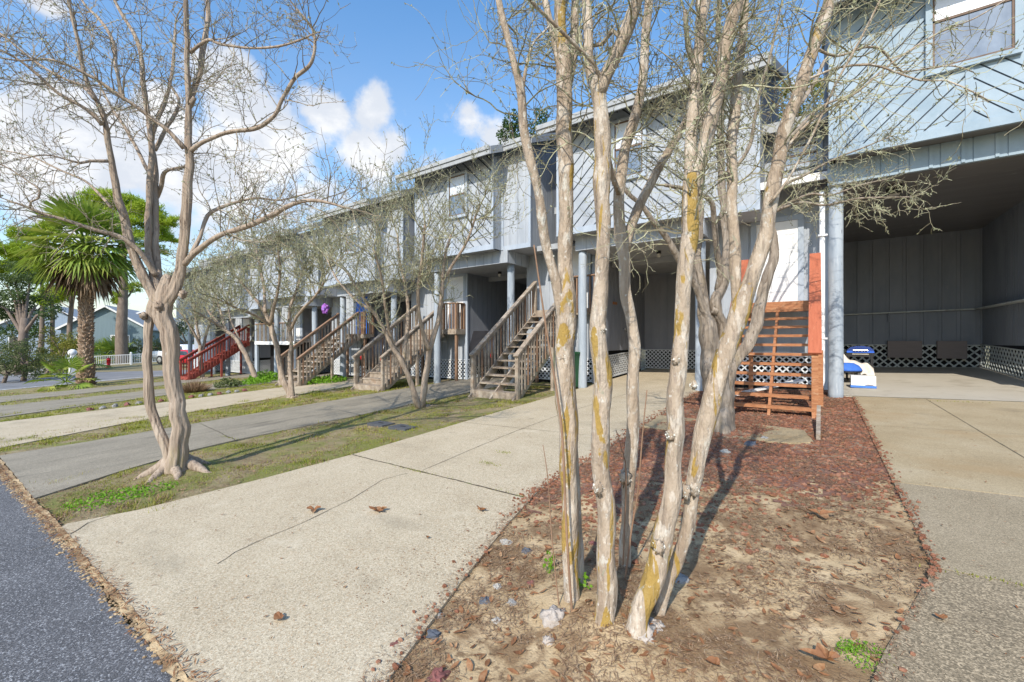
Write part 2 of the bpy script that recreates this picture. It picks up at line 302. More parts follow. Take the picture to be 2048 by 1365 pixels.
sky.sun_elevation = SUN_EL; sky.sun_rotation = R(169); sky.air_density = 1.25; sky.dust_density = .6; sky.ozone_density = 2.2
tc = N.new('ShaderNodeTexCoord')
def wnoise(sc, dt, vec, st=(1, 1, 1), rg=.6):
    mp = N.new('ShaderNodeMapping'); mp.inputs['Scale'].default_value = st; L.new(vec, mp.inputs['Vector'])
    n = N.new('ShaderNodeTexNoise'); n.inputs['Scale'].default_value = sc; n.inputs['Detail'].default_value = dt; n.inputs['Roughness'].default_value = rg
    L.new(mp.outputs['Vector'], n.inputs['Vector']); return n
def wm(op, a, b=None, c=None):
    n = N.new('ShaderNodeMath'); n.operation = op
    for i, q in enumerate((a, b, c)):
        if q is None: continue
        if isinstance(q, (int, float)): n.inputs[i].default_value = q
        else: L.new(q, n.inputs[i])
    return n.outputs[0]
gen = tc.outputs['Generated']
warp = wnoise(5.0, 9, gen); warp2 = wnoise(14, 6, gen)
acc = None
# cumulus heaps: (px, py, angular radius in rad, weight)
for px, py, r, w in [(95, 250, .13, 1), (60, 330, .14, .9), (215, 300, .16, 1), (330, 235, .10, .95), (345, 330, .16, 1), (480, 215, .13, 1), (560, 300, .17, 1), (470, 330, .17, 1),
                     (660, 235, .12, 1), (735, 225, .09, 1), (720, 310, .14, 1), (640, 370, .16, .9), (790, 290, .10, .8), (850, 320, .12, .6), (100, 430, .16, .6), (350, 430, .16, .6), (560, 430, .18, .7), (930, 240, .10, .5), (960, 150, .05, .5), (1010, 280, .12, .6),
                     (10, 290, .08, 1), (80, 10, .05, .7), (1590, 170, .06, .6)]:
    d = ray(px, py).normalized()
    vm = N.new('ShaderNodeVectorMath'); vm.operation = 'DISTANCE'; L.new(gen, vm.inputs[0]); vm.inputs[1].default_value = d
    v = wm('MULTIPLY', wm('MAXIMUM', wm('SUBTRACT', 1, wm('DIVIDE', vm.outputs['Value'], r*1.03)), 0), w)
    acc = v if acc is None else wm('SMOOTH_MAX', acc, v, .12)
edge = wm('ADD', acc, wm('ADD', wm('MULTIPLY', wm('SUBTRACT', warp.outputs['Fac'], .5), 1.5), wm('MULTIPLY', wm('SUBTRACT', warp2.outputs['Fac'], .5), .35)))
mr = N.new('ShaderNodeMapRange'); mr.interpolation_type = 'SMOOTHSTEP'; mr.inputs['From Min'].default_value = .41; mr.inputs['From Max'].default_value = .66
L.new(edge, mr.inputs['Value'])
# thin veil towards the horizon
sx = N.new('ShaderNodeSeparateXYZ'); L.new(gen, sx.inputs[0])
veil = N.new('ShaderNodeMapRange'); veil.inputs['From Min'].default_value = .62; veil.inputs['From Max'].default_value = .05; veil.inputs['To Max'].default_value = .6
L.new(sx.outputs['Z'], veil.inputs['Value'])
vn = wnoise(2.2, 8, gen, (1, 1, 3))
vm2 = N.new('ShaderNodeMapRange'); vm2.inputs['From Min'].default_value = .3; vm2.inputs['From Max'].default_value = .7; L.new(vn.outputs['Fac'], vm2.inputs['Value'])
veilf = wm('MULTIPLY', veil.outputs[0], wm('ADD', wm('MULTIPLY', vm2.outputs[0], .7), .3))
shade = N.new('ShaderNodeMapRange'); shade.interpolation_type = 'SMOOTHSTEP'; shade.inputs['From Min'].default_value = .42; shade.inputs['From Max'].default_value = .62
cn = wnoise(6.0, 8, gen, (1, 1, 1.6)); L.new(cn.outputs['Fac'], shade.inputs['Value'])
cc = N.new('ShaderNodeMix'); cc.data_type = 'RGBA'; L.new(shade.outputs[0], cc.inputs[0])
cc.inputs[6].default_value = (5.9, 6.3, 7.0, 1); cc.inputs[7].default_value = (7.9, 8.0, 8.2, 1)
hs = N.new('ShaderNodeHueSaturation'); hs.inputs['Saturation'].default_value = 1.22; hs.inputs['Value'].default_value = 2.0; L.new(sky.outputs[0], hs.inputs['Color'])
m1 = N.new('ShaderNodeMix'); m1.data_type = 'RGBA'; L.new(veilf, m1.inputs[0]); L.new(hs.outputs[0], m1.inputs[6]); m1.inputs[7].default_value = (4.6, 5.0, 5.8, 1)
m2 = N.new('ShaderNodeMix'); m2.data_type = 'RGBA'; L.new(mr.outputs[0], m2.inputs[0]); L.new(m1.outputs[2], m2.inputs[6]); L.new(cc.outputs[2], m2.inputs[7])
L.new(m2.outputs[2], bg.inputs['Color'])
SC.view_settings.view_transform = 'Standard'; SC.view_settings.look = 'None'; SC.view_settings.gamma = 1
SC.view_settings.exposure = 0.12
# ---------------------------------------------------------------- ground
def soil_h(x, y):
    h = gz(x, y)+.006+.016*mn.noise(V3((x*1.7, y*1.7, .3)))+.008*mn.noise(V3((x*6, y*6, 4)))
    for cx, cy, r, a in ((-.98, 2.3, .33, .07), (-6.88, 2.1, .4, .09), (-1.28, 7.3, .5, .08), (-7.7, 7.1, .35, .09), (-13.3, 7.05, .4, .08)):
        d2 = ((x-cx)**2+(y-cy)**2)/(r*r)
        if d2 < 9: h += a*math.exp(-d2)
    return h
def grid(xs, ys, fz):
    mb = MB(); n = len(xs)
    mb.v = [(x, y, fz(x, y)) for y in ys for x in xs]
    mb.f = [(j*n+i, j*n+i+1, (j+1)*n+i+1, (j+1)*n+i) for j in range(len(ys)-1) for i in range(n-1)]
    return mb
def lin(a, b, n): return [a+(b-a)*i/n for i in range(n+1)]
struct('ground', grid([-400, -200, -100]+lin(-70, 10, 40)+[30, 80, 200], [-120, -40, -15, -8]+lin(-4, 18, 22)+[30, 60, 120, 300], lambda x, y: gz(x, y)-.035), 'ground')
struct('mulch_bed', grid(lin(-2.5, .72, 64), lin(.7, 12.3, 200), soil_h), 'sand', smooth=True)
for k in range(1, 6):
    struct('grass_strip', grid(lin(-2.5-5.77*k, .5-5.77*k, 40 if k < 3 else 12), lin(.8, 12.3, 130 if k < 3 else 30), soil_h), 'grassbase', smooth=True)
struct('grass_strip', grid(lin(-33.6, -28.4, 12), lin(.9, 12.3, 30), soil_h), 'grassbase', smooth=True)
def lava_w(x, y):
    return max(0, min(1, (y-3.0+1.1*mn.noise(V3((x*.8, y*.8, 3)))-.55*(x+1.0))/2.6))
lp = grid(lin(-2.4, .62, 90), lin(2.2, 12.2, 260), lambda x, y: soil_h(x, y)+.004)
lp.f = [f for f in lp.f if lava_w(lp.v[f[0]][0], lp.v[f[0]][1])+.5*mn.noise(V3((lp.v[f[0]][0]*3, lp.v[f[0]][1]*3, 1)))+.3*mn.noise(V3((lp.v[f[0]][0]*11, lp.v[f[0]][1]*11, 1))) > .52]
struct('red_mulch', lp, 'mulchbase', smooth=True)
def slab(name, pts, mat, top=.026, bot=-.06):
    mb = MB(); n = len(pts)
    mb.v = [(x, y, gz(x, y)+top) for x, y in pts]+[(x, y, gz(x, y)+bot) for x, y in pts]
    mb.f = [tuple(range(n)), tuple(range(2*n-1, n-1, -1))]+[(i, i+n, (i+1) % n+n, (i+1) % n) for i in range(n)]
    return struct(name, mb, mat)
def wob(pts, amp, seed, step=.12):
    out = []
    for (x0, y0), (x1, y1) in zip(pts, pts[1:]):
        k = max(1, int(math.hypot(x1-x0, y1-y0)/step))
        for i in range(k):
            t = i/k; x = x0+(x1-x0)*t; y = y0+(y1-y0)*t
            out.append((x+amp*mn.noise(V3((x*3, y*3, seed)))+amp*.5*mn.noise(V3((x*11, y*11, seed))), y+amp*mn.noise(V3((x*3, y*3, seed+9)))+amp*.5*mn.noise(V3((x*11, y*11, seed+5)))))
    out.append(pts[-1]); return out
def strip_line(name_parent, pts, w, mat, up, seed=0, amp=.012):
    pts = wob(pts, amp, seed, .07); mb = MB(); n = len(pts)
    for i, (x, y) in enumerate(pts):
        a = pts[max(0, i-1)]; b = pts[min(n-1, i+1)]; dx, dy = b[0]-a[0], b[1]-a[1]; q = math.hypot(dx, dy) or 1
        ww = w*(.55+.9*abs(mn.noise(V3((x*9, y*9, seed+2)))))
        ox, oy = -dy/q*ww/2, dx/q*ww/2
        mb.v += [(x+ox, y+oy, gz(x, y)+up), (x-ox, y-oy, gz(x, y)+up)]
    mb.f = [(2*i, 2*i+1, 2*i+3, 2*i+2) for i in range(n-1)]
    return struct('crack', mb, mat)
edge1 = [(-14, 1.0), (-10.4, .9), (-7.17, .85), (-5.45, .84), (-4.2, .81), (-3.38, .78), (-2.94, .77), (-2.55, .80), (-1.5, .8), (3, .8)]
slab('street', [(3, -8), (-40, -8), (-40, 1.1), (-34, 1.1)]+wob([(-34, 1.1)]+edge1, .045, 3), 'asphalt', .014)
slab('driveway', [(-5.45, 17.2), (-5.45, 6.5), (-5.42, 4), (-5.5, 2.6), (-5.66, 1.4), (-5.87, .92)]+wob([(-5.8, .87), (-4.2, .84), (-2.9, .81), (-1.5, .84)], .022, 8)+[(-1.57, 1.05), (-1.68, 1.4), (-1.9, 2.1), (-2.15, 3.0), (-2.33, 3.8), (-2.33, 17.2)], 'conc')
slab('driveway', [(-11.1, 17.2), (-11.1, 3.5), (-11.05, 2), (-11.15, .95), (-7.3, .88), (-7.75, 1.7), (-8.2, 2.7), (-8.3, 3.46), (-8.22, 5.5), (-8.1, 17.2)], 'concgrey')
slab('driveway', [(-17.0, 17.2), (-16.8, 4), (-17.1, 1.2), (-12.1, .98), (-13.0, 3), (-13.6, 6), (-13.9, 9), (-13.9, 17.2)], 'conc')
slab('driveway', [(-22.8, 17.2), (-22.9, 4), (-23.4, 1.3), (-18.4, 1.2), (-19, 3), (-19.6, 6), (-19.6, 17.2)], 'concgrey')
slab('driveway', [(-28.5, 17.2), (-28.6, 4), (-29, 1.3), (-24.6, 1.2), (-25.2, 3), (-25.4, 6), (-25.4, 17.2)], 'concgrey')
slab('driveway', [(.605, 5.558), (.605, 11.28), (4.6, 11.28), (4.6, 5.62)], 'conctan', .026)
slab('driveway', [(.612, 3.79), (.612, 5.545), (4.6, 5.605), (4.6, 3.77)], 'concmid', .024)
slab('driveway', [(-.15, .88), (0, 1.6), (.21, 2.51), (.27, 2.73), (.612, 3.772), (4.6, 3.752), (4.6, .88)], 'concdark', .027)
slab('carport_floor', [(.42, 11.29), (.42, 18.2), (4.0, 18.2), (4.0, 11.29)], 'concin', .03)
slab('paving_slab', wob([(-2.33, 7.0), (-1.2, 6.78), (-.35, 6.75), (-.04, 6.9), (-.14, 7.6), (-.7, 7.78), (-1.5, 7.85), (-2.33, 8.0), (-2.33, 7.0)], .03, 5)[:-1], 'conctan', .03)
# joints and cracks
U = .0295
strip_line(0, [(-5.42, 3.72), (-2.33, 3.53)], .026, 'crack', U, 1, .012)
strip_line(0, [(-5.4, 6.1), (-2.33, 6.1)], .010, 'crack', U, 2, .006)
strip_line(0, [(-5.4, 9.2), (-2.33, 9.2)], .010, 'crack', U, 3, .006)
strip_line(0, [G(435, 1135)[:2], G(471, 1110)[:2], G(600, 1054)[:2], G(700, 1007)[:2], G(764, 964)[:2], G(816, 951)[:2]], .008, 'crack', U, 4, .02)
strip_line(0, [G(846, 945)[:2], G(940, 904)[:2], G(1030, 866)[:2], G(1120, 832)[:2], (-3.8, 11)], .010, 'crack', U, 5, .015)
strip_line(0, [G(140, 1075)[:2], G(175, 1052)[:2], G(220, 1037)[:2]], .012, 'crack', U, 15, .02)
strip_line(0, [(-8.2, 3.35), (-10.9, 3.75)], .02, 'crack', U, 6, .02)
strip_line(0, [(-8.1, 7.4), (-11.0, 7.6)], .012, 'crack', U, 7, .01)
strip_line(0, [(-9.6, 1.2), (-9.55, 11)], .009, 'crack', U, 8, .01)
strip_line(0, [(-15.3, 1.2), (-15.4, 11)], .012, 'crack', U, 9, .01)
strip_line(0, [(1.70, 11.2), (1.84, 7.0), (1.9, 5.66)], .011, 'crack', U, 10, .004)
strip_line(0, [(.62, 8.3), (4.5, 8.4)], .008, 'crack', U, 11, .006)
strip_line(0, [(.45, 11.284), (4, 11.284)], .02, 'crack', .0335, 12, .004)
strip_line(0, [G(0, 1115)[:2], G(60, 1105)[:2], G(130, 1085)[:2]], .012, 'crack', .018, 13, .02)
# far road beyond the palm with its white line
slab('far_road', [(-40.02, -8), (-75, -8), (-75, 45), (-33.9, 45), (-33.9, 14), (-33.4, 1.1), (-40.02, 1.1)], 'roadgrey', .012)
for a, b in (((-33.6, 2.2), (-34.6, 10.5)),):
    strip_line(0, [a, b], .16, 'white', .018, 3, .003).name = 'road_marking'
# ---------------------------------------------------------------- house builder
def boards_x(mb, x0, x1, y, z0, z1, bw=.3, gap=.019, back=True):
    x = x0
    while x < x1-.01:
        mb.box(x, min(x+bw-gap, x1), y, y+.022, z0, z1); x += bw
    if back: mb.box(x0+.004, x1-.004, y+.013, y+.1, z0+.004, z1-.004)
def boards_y(mb, x, y0, y1, z0, z1, face=1, bw=.3, gap=.019):
    fz = z1 if callable(z1) else (lambda y: z1)
    y = y0; s = -.022*face
    while y < y1-.01:
        ye = min(y+bw-gap, y1)
        mb.prism([(x, y, z0), (x, ye, z0), (x, ye, fz(ye)), (x, y, fz(y))], (s, 0, 0)); y += bw
    mb.prism([(x-.013*face, y0+.004, z0+.004), (x-.013*face, y1-.004, z0+.004), (x-.013*face, y1-.004, fz(y1)-.004), (x-.013*face, y0+.004, fz(y0)-.004)], (-.09*face, 0, 0))
def clip(poly, f):
    out = []
    for i in range(len(poly)):
        a, b = poly[i], poly[(i+1) % len(poly)]; fa, fb = f(a), f(b)
        if fa >= 0: out.append(a)
        if (fa >= 0) != (fb >= 0):
            t = fa/(fa-fb); out.append((a[0]+(b[0]-a[0])*t, a[1]+(b[1]-a[1])*t))
    return out
def chevron(mb, x0, x1, y, z0, z1, pw=.20, gap=.022, slope=1.0):
    xc = (x0+x1)/2; st = pw*math.sqrt(1+slope**2); gp = gap*math.sqrt(1+slope**2)
    for sg, a, b in ((1, x0, xc-.02), (-1, xc+.02, x1)):
        base = [(a, z0), (b, z0), (b, z1), (a, z1)]
        g = lambda p: p[1]-sg*slope*(p[0]-xc)
        lo = min(g(p) for p in base); hi = max(g(p) for p in base); d = z0-20*st
        while d < hi:
            if d+st > lo:
                q = clip(clip(base, lambda p: g(p)-d), lambda p: d+st-gp-g(p))
                if len(q) > 2: mb.prism([(p[0], y, p[1]) for p in q], (0, .024, 0))
            d += st
def lattice(mb, p0, ux, w, h, sp=.105, sw=.034, t=.008, nrm=(0, -1, 0)):
    p0 = V3(p0); ux = V3(ux); nrm = V3(nrm); base = [(0, 0), (w, 0), (w, h), (0, h)]
    for sg, off in ((1, 0.0), (-1, .009)):
        g = lambda p: p[1]-sg*p[0]
        lo = min(g(p) for p in base); hi = max(g(p) for p in base); d = lo
        while d < hi:
            q = clip(clip(base, lambda p: g(p)-d), lambda p: d+sw*1.414-g(p))
            if len(q) > 2: mb.prism([p0+ux*p[0]+V3((0, 0, p[1]))+nrm*off for p in q], nrm*t)
            d += sp*1.414
    for a, b, c, d in ((0, w, 0, .03), (0, w, h-.03, h)):
        mb.prism([p0+ux*a+V3((0, 0, c)), p0+ux*b+V3((0, 0, c)), p0+ux*b+V3((0, 0, d)), p0+ux*a+V3((0, 0, d))], nrm*.024)
def roof_slab(mb, x0, x1, y0, y1, z0, sl, th):
    z1 = z0+sl*(y1-y0)
    mb.add([(x0, y0, z0), (x1, y0, z0), (x1, y1, z1), (x0, y1, z1), (x0, y0, z0+th), (x1, y0, z0+th), (x1, y1, z1+th), (x0, y1, z1+th)],
           [(0, 3, 2, 1), (4, 5, 6, 7), (0, 1, 5, 4), (1, 2, 6, 5), (2, 3, 7, 6), (3, 0, 4, 7)])
def window(h, x0, x1, z0, z1, y, rail=.5, tm='trim'):
    f = MB()
    for a in ((x0-.09, x1+.09, z0-.09, z0), (x0-.09, x1+.09, z1, z1+.09), (x0-.09, x0, z0, z1), (x1, x1+.09, z0, z1)):
        f.box(a[0], a[1], y-.045, y+.03, a[2], a[3])
    w = part('window', f, tm, h)
    s = MB(); zm = z0+(z1-z0)*rail
    for a in ((x0, x1, z0, z0+.035), (x0, x1, z1-.035, z1), (x0, x1, zm-.022, zm+.022), (x0, x0+.03, z0+.036, z1-.036), (x1-.03, x1, z0+.036, z1-.036)):
        s.box(a[0]+.001, a[1]-.001, y-.03, y+.01, a[2]+.001, a[3]-.001)
    part('sash', s, 'sash', w)
    part('pane', MB().box(x0+.02, x1-.02, y-.012, y-.004, z0+.02, zm-.01), 'glass', w)
    part('pane', MB().box(x0+.02, x1-.02, y-.016, y-.006, zm+.01, z1-.02), 'skypane', w)
    return w
ZB = [3.63, 2.95, 2.88, 2.40, 2.12, 1.75, 1.5]
LZ = [.85, 1.0, .45, .32, .05, .02, 0]
LAB = ['nearest blue grey townhouse on the right with open carport and chevron siding overhead', 'grey townhouse behind the big foreground tree with chevron siding over its carport',
       'grey townhouse with vertical corner bay and small window above two front posts', 'grey townhouse with a bright blue door beside its raised landing',
       'grey townhouse with a dark open understorey and white deck edge', 'grey townhouse reached by the red painted stairs', 'farthest grey townhouse at the left end of the row']
def unit(k):
    X0 = -5.77*k; zb = EYE+ZB[k]; g = gz(.3+X0, 11.4); first = k == 0
    sid = 'siding6' if first else 'chevron'; vs = 'siding6' if first else 'siding'
    h = thing('townhouse', LAB[k], 'townhouse', (1.8+X0, 11.2, g), 'townhouses in the row')
    xL, xB = (-.16+X0, 3.35+X0)
    if first: xL, xB = .21, 4.03
    bR = {1: 4.73}.get(k, 4.44)+X0
    ze = zb+2.85; yb = 17.2 if not first else 18.3
    beam = zb-.43 if first else zb-(.40 if k < 3 else .45)
    sl = .45; ft = lambda y: ze+sl*(y-10.6)-.02
    # chevron front
    c = MB(); chevron(c, xL+.06, xB-.06, 10.6, zb+.13, ze+.1, .2 if first else .235, .024 if first else .036); part('chevron_siding', c, sid, h)
    part('groove_shade_backing', MB().box(xL+.064, xB-.064, 10.616, 10.7, zb+.134, ze+.096), 'groove_shade', h)  # backing board coloured dark so the gaps look shadowed
    t = MB(); t.box(xL-.012, xB+.012, 10.575, 10.64, zb-.03, zb+.13); t.box(xL-.012, xL+.06, 10.578, 10.64, zb+.131, ze+.1); t.box(xB-.06, xB+.012, 10.578, 10.64, zb+.131, ze+.1)
    xc = (xL+xB)/2; t.box(xc-.02, xc+.075, 10.585, 10.63, zb+.131, ze+.05)
    part('trim', t, 'siding6' if first else 'trim', h)
    wx = {0: (1.71, 2.68, 4.80, 6.42), 1: (-4.22, -3.5, 4.15, 5.55)}.get(k, (xc-.05, xc+.65, ZB[k]+1.25, ZB[k]+2.55))
    if k == 0: wx = (1.68, 2.66, 4.80, 6.40)
    window(h, wx[0], wx[1], EYE+wx[2], EYE+wx[3], 10.565, .52, 'siding6' if first else 'trim')
    # side walls and bay
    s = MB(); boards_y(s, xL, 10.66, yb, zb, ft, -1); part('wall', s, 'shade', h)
    if not first:
        s = MB(); boards_y(s, xB, 10.66, 11.05, zb, ft, 1, .2); part('wall', s, vs, h)
        s = MB(); boards_x(s, xB+.03, bR-.01, 11.05, zb, ft(11.05), .3); boards_y(s, bR, 11.08, yb, zb, ft, 1, .3); part('bay', s, vs, h)
        t = MB(); t.box(xB+.0, xB+.07, 11.02, 11.06, zb-.02, ft(11.05)-.01); t.box(bR-.06, bR+.015, 11.015, 11.075, zb-.02, ft(11.05)-.01); t.box(xB+.071, bR-.061, 11.025, 11.06, zb-.02, zb+.12)
        part('trim', t, 'trim', h)
        f = MB(); f.box(xB+.02, bR-.02, 11.09, yb, zb+.0, zb+.08); part('soffit', f, 'soffit', h)
    else:
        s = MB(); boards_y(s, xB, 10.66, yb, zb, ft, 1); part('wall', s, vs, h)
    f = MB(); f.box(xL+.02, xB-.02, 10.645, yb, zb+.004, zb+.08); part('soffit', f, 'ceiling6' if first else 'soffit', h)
    # roof with stepped fascia
    r = MB(); fz = ze-.25+.02
    lo = .06 if first else .3
    roof_slab(r, xL-lo, xB+.3 if not first else xB+.2, 10.05, yb+.4, ze-.15, sl, .16)
    if not first: roof_slab(r, xB+.301, bR+.22, 10.72, yb+.4, ze-.15+sl*.67, sl, .16)
    rf = part('roof', r, 'shingle', h)
    fa = MB()
    fa.box(xL-lo-.01, xB+(.31 if not first else .2), 10.0, 10.045, ze-.20, ze+.03); fa.box(xL-lo-.02, xB+.32, 9.965, 9.999, ze-.07, ze+.05)
    if not first:
        za = ze+sl*.67
        fa.box(xB+.312, bR+.23, 10.67, 10.715, za-.20, za+.03); fa.box(xB+.325, bR+.24, 10.64, 10.669, za-.07, za+.05)
        for xx, y0, z0 in ((bR+.225, 10.70, za), (xB+.305, 10.03, ze)):
            y1 = yb+.4 if y0 > 10.5 else 10.64
            fa.prism([(xx, y0, z0-.20), (xx, y1, z0-.20+sl*(y1-y0)), (xx, y1, z0+.03+sl*(y1-y0)), (xx, y0, z0+.03)], (.03, 0, 0))
    part('fascia', fa, 'fascia', rf)
    # carport: beam, ceiling, walls
    xl, xr = .33+X0, (3.47+X0 if not first else 3.92)
    bm = MB(); boards_x(bm, xl-.14, xr+.12, 11.02, beam, zb+.002, .42 if first else .35)
    if first:
        x = xl+.12
        while x < xr: bm.box(x, x+.05, 11.0, 11.03, beam+.01, zb-.005); x += .42
    if not first: boards_y(bm, xr+.12, 11.13, 12.25, beam, zb, 1, .35)
    part('beam', bm, 'siding6' if first else 'siding', h)
    ce = MB(); ce.box(xl-.1, xr+.1, 11.13, yb, beam+.07, zb+.003)
    if first:
        ce.box(xl-.1, xr+.1, 11.14, 11.34, beam+.002, beam+.069)
    else: ce.box(xl-.1, xr+.1, 13.6, 13.8, beam-.10, beam+.069)
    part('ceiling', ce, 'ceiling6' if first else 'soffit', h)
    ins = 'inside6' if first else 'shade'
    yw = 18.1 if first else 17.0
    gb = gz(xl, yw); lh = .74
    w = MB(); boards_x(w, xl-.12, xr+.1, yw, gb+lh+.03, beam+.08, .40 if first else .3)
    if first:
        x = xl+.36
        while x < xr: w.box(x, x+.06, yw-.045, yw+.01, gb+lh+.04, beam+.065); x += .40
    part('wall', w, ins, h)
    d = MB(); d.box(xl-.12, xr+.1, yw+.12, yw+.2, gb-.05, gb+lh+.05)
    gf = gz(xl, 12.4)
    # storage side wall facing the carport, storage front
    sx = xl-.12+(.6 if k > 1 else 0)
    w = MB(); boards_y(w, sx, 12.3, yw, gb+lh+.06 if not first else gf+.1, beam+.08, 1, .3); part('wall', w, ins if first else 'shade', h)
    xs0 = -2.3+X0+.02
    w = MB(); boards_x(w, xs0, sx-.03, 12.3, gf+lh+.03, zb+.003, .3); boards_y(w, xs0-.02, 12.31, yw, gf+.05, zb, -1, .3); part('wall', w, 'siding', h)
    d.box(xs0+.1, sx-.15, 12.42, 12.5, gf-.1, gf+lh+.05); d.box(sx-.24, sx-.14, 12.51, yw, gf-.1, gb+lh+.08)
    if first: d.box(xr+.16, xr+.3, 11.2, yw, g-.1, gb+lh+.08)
    part('crawl_shade_panel', d, 'dark', h)  # near-black sheets behind the lattice paint the darkness of the crawl space
    lm = 'lattice' if not first else 'lattice_grey'
    q = MB(); lattice(q, (xl-.1, yw-.012, gb+.05), (1, 0, 0), xr-xl+.1, lh, sp=.15 if first else .105, sw=.042 if first else .034); part('lattice', q, lm, h)
    q = MB(); lattice(q, (xs0, 12.285, gf+.04), (1, 0, 0), sx-xs0, lh); part('lattice', q, 'lattice', h)
    if not first:
        q = MB(); lattice(q, (sx+.012, 12.32, gf+.06), (0, 1, .04), yw-12.35, lh, nrm=(1, 0, 0)); part('lattice', q, 'lattice', h)
    cb = MB(); cb.box(sx-.07, sx+.03, 12.255, 12.315, gf, beam+.06); part('trim', cb, 'trim', h)
    if first:
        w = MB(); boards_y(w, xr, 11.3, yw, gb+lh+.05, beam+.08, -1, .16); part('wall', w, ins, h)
        q = MB(); lattice(q, (xr-.012, 11.5, g+.06), (0, 1, .04), yw-11.55, lh+.02, sp=.15, sw=.05, nrm=(-1, 0, 0)); part('lattice', q, 'lattice_grey', h)
        for (a, b) in (((.3, 18.0, EYE+.86), (3.75, 18.0, EYE+.93)), ((3.82, 18.05, EYE+.93), (3.82, 11.5, EYE+.90))):
            m = MB(); m.bar(a, b, .17, .03); part('shelf', m, 'lattice_grey', h)
        m = MB(); m.prism([(1.85, 18.07, EYE+.86), (1.85, 17.9, EYE+.86), (1.85, 18.07, EYE+.6)], (.05, 0, 0)); part('shelf_bracket', m, 'inside6', h)
        m = MB(); m.box(1.22, 1.46, 12.0, 12.22, beam-.10, beam+.068); li = part('ceiling_light', m, 'blackm', h)
        m = MB(); m.box(1.25, 1.43, 12.03, 12.19, beam-.112, beam-.102); part('lens', m, 'lampg', li)
    else:
        m = MB(); m.cyl((xl+1.7, 12.7, beam-.02), .065, .085, 16); li = part('ceiling_light', m, 'blackm', h, True)
        m = MB(); m.lathe((xl+1.7, 12.7, beam-.12), [(0, 0), (.045, .008), (.055, .1)], 14); part('lens', m, 'lampg', li, True)
    # posts
    ps = [(xl, 11.2)] if first else [(xl, 11.2), (xr-.05, 11.45)]
    for (px, py) in ps:
        m = MB(); rr = .128 if first else .122; gg = gz(px, py)
        zz = lin(gg-.1, beam-.003, 24)
        m.tube([(px+.012*mn.noise(V3((z*.8, k, 1))), py, z) for z in zz], [rr*(1.04-.08*i/24)*(1+.02*mn.noise(V3((z*2, k, 5)))) for i, z in enumerate(zz)], 20, lambda t, a, p: 1+.018*mn.noise(V3((math.cos(a)*1.5, math.sin(a)*1.5, p.z*.6))))
        part('post', m, 'post', h, True)
    # recess wall over the stairs with its small roof, window and awning
    rx0, rx1 = -1.25+X0, xL-.02; zr = zb+1.36
    w = MB(); ry = 12.3 if first else 13.0; boards_x(w, rx0-.05, rx1+.12, ry, zb+.004, zr+.3, .3); part('wall', w, 'siding', h)
    r = MB(); roof_slab(r, rx0-.02, rx1+.0, ry-.55, yb, zr-.08, .3, .13); rr = part('roof', r, 'shingle', h)
    f = MB(); f.box(rx0-.02, rx1, ry-.6, ry-.555, zr-.14, zr+.08); part('fascia', f, 'fascia', rr)
    if k < 3:
        window(h, rx0+.60, rx1-.16, zb+.55, zb+1.0, ry-.02, .5)
        r = MB(); roof_slab(r, rx0-.01, rx1-.0, 11.35, ry-.02, zb-.10, .42 if first else .25, .04); aw = part('awning', r, 'shingle', h)
        f = MB(); f.box(rx0-.01, rx1+.0, 11.30, 11.345, zb-.19, zb-.03); part('fascia', f, 'white' if first else 'fascia', aw)
    # door
    zl = EYE+LZ[k]
    if first:
        x0, x1 = -1.22, -.36
        f = MB(); f.box(x0-.12, x0-.002, 12.24, 12.33, zl, zl+2.03); f.box(x1+.002, x1+.12, 12.24, 12.33, zl, zl+2.03); f.box(x0-.12, x1+.12, 12.235, 12.33, zl+2.032, zl+2.15)
        df = part('door', MB().box(x0, x1, 12.262, 12.31, zl+.01, zl+2.03), 'white', h)
        part('door_frame', f, 'trim', df)
        m = MB()
        for i in range(1, 6): m.box(x0+.03, x1-.03, 12.2585, 12.2625, zl+.34*i, zl+.34*i+.008)
        part('panel_groove', m, 'trim', df)
        m = MB(); m.lathe((x0+.07, 12.22, zl+.95), [(0, -.03), (.028, -.015), (.03, .01), (0, .03)], 12); part('handle', m, 'chrome', df, True)
        # the digit six beside the door
        pts = [(.035, .10), (.012, .118), (-.012, .10), (-.028, .055), (-.03, .02), (-.02, -.005), (0, -.014), (.02, -.005), (.03, .02), (.02, .045), (0, .054), (-.02, .045), (-.029, .02)]
        m = MB(); m.tube([(-.12+p[0]*.9, 12.282, zl+1.40+p[1]*.9) for p in pts], [.0075]*len(pts), 6); part('house_number', m, 'white', h, True, 'white numeral 6 beside the door')
        # downpipe
        m = MB(); xd = .10; m.tube([(xd, 11.24, beam-.05), (xd, 11.2, beam-.16), (xd, 11.18, g+.5), (xd, 11.17, g+.32), (xd-.02, 11.1, g+.24), (xd-.16, 10.98, g+.20)], [.052]*6, 10)
        dp = part('downpipe', m, 'white', h, True)
        for zz in (beam-1.0, g+1.2): m = MB(); m.box(xd-.07, xd+.09, 11.12, 11.24, zz, zz+.035); part('pipe_strap', m, 'white', dp)
    else:
        x1 = sx-.16 if k > 1 else sx-.22; x0 = x1-.88
        df = part('door', MB().box(x0, x1, 12.262, 12.299, zl+.01, zl+2.0), 'blue_door' if k == 3 else 'white', h)
        f = MB(); f.box(x0-.1, x0-.002, 12.24, 12.299, zl, zl+2.0); f.box(x1+.002, x1+.1, 12.24, 12.299, zl, zl+2.0); f.box(x0-.1, x1+.1, 12.236, 12.299, zl+2.002, zl+2.1)
        part('door_frame', f, 'trim', df)
        m = MB(); m.lathe((x1-.08, 12.22, zl+.95), [(0, -.03), (.028, -.015), (.03, .01), (0, .03)], 10); part('handle', m, 'chrome', df, True)
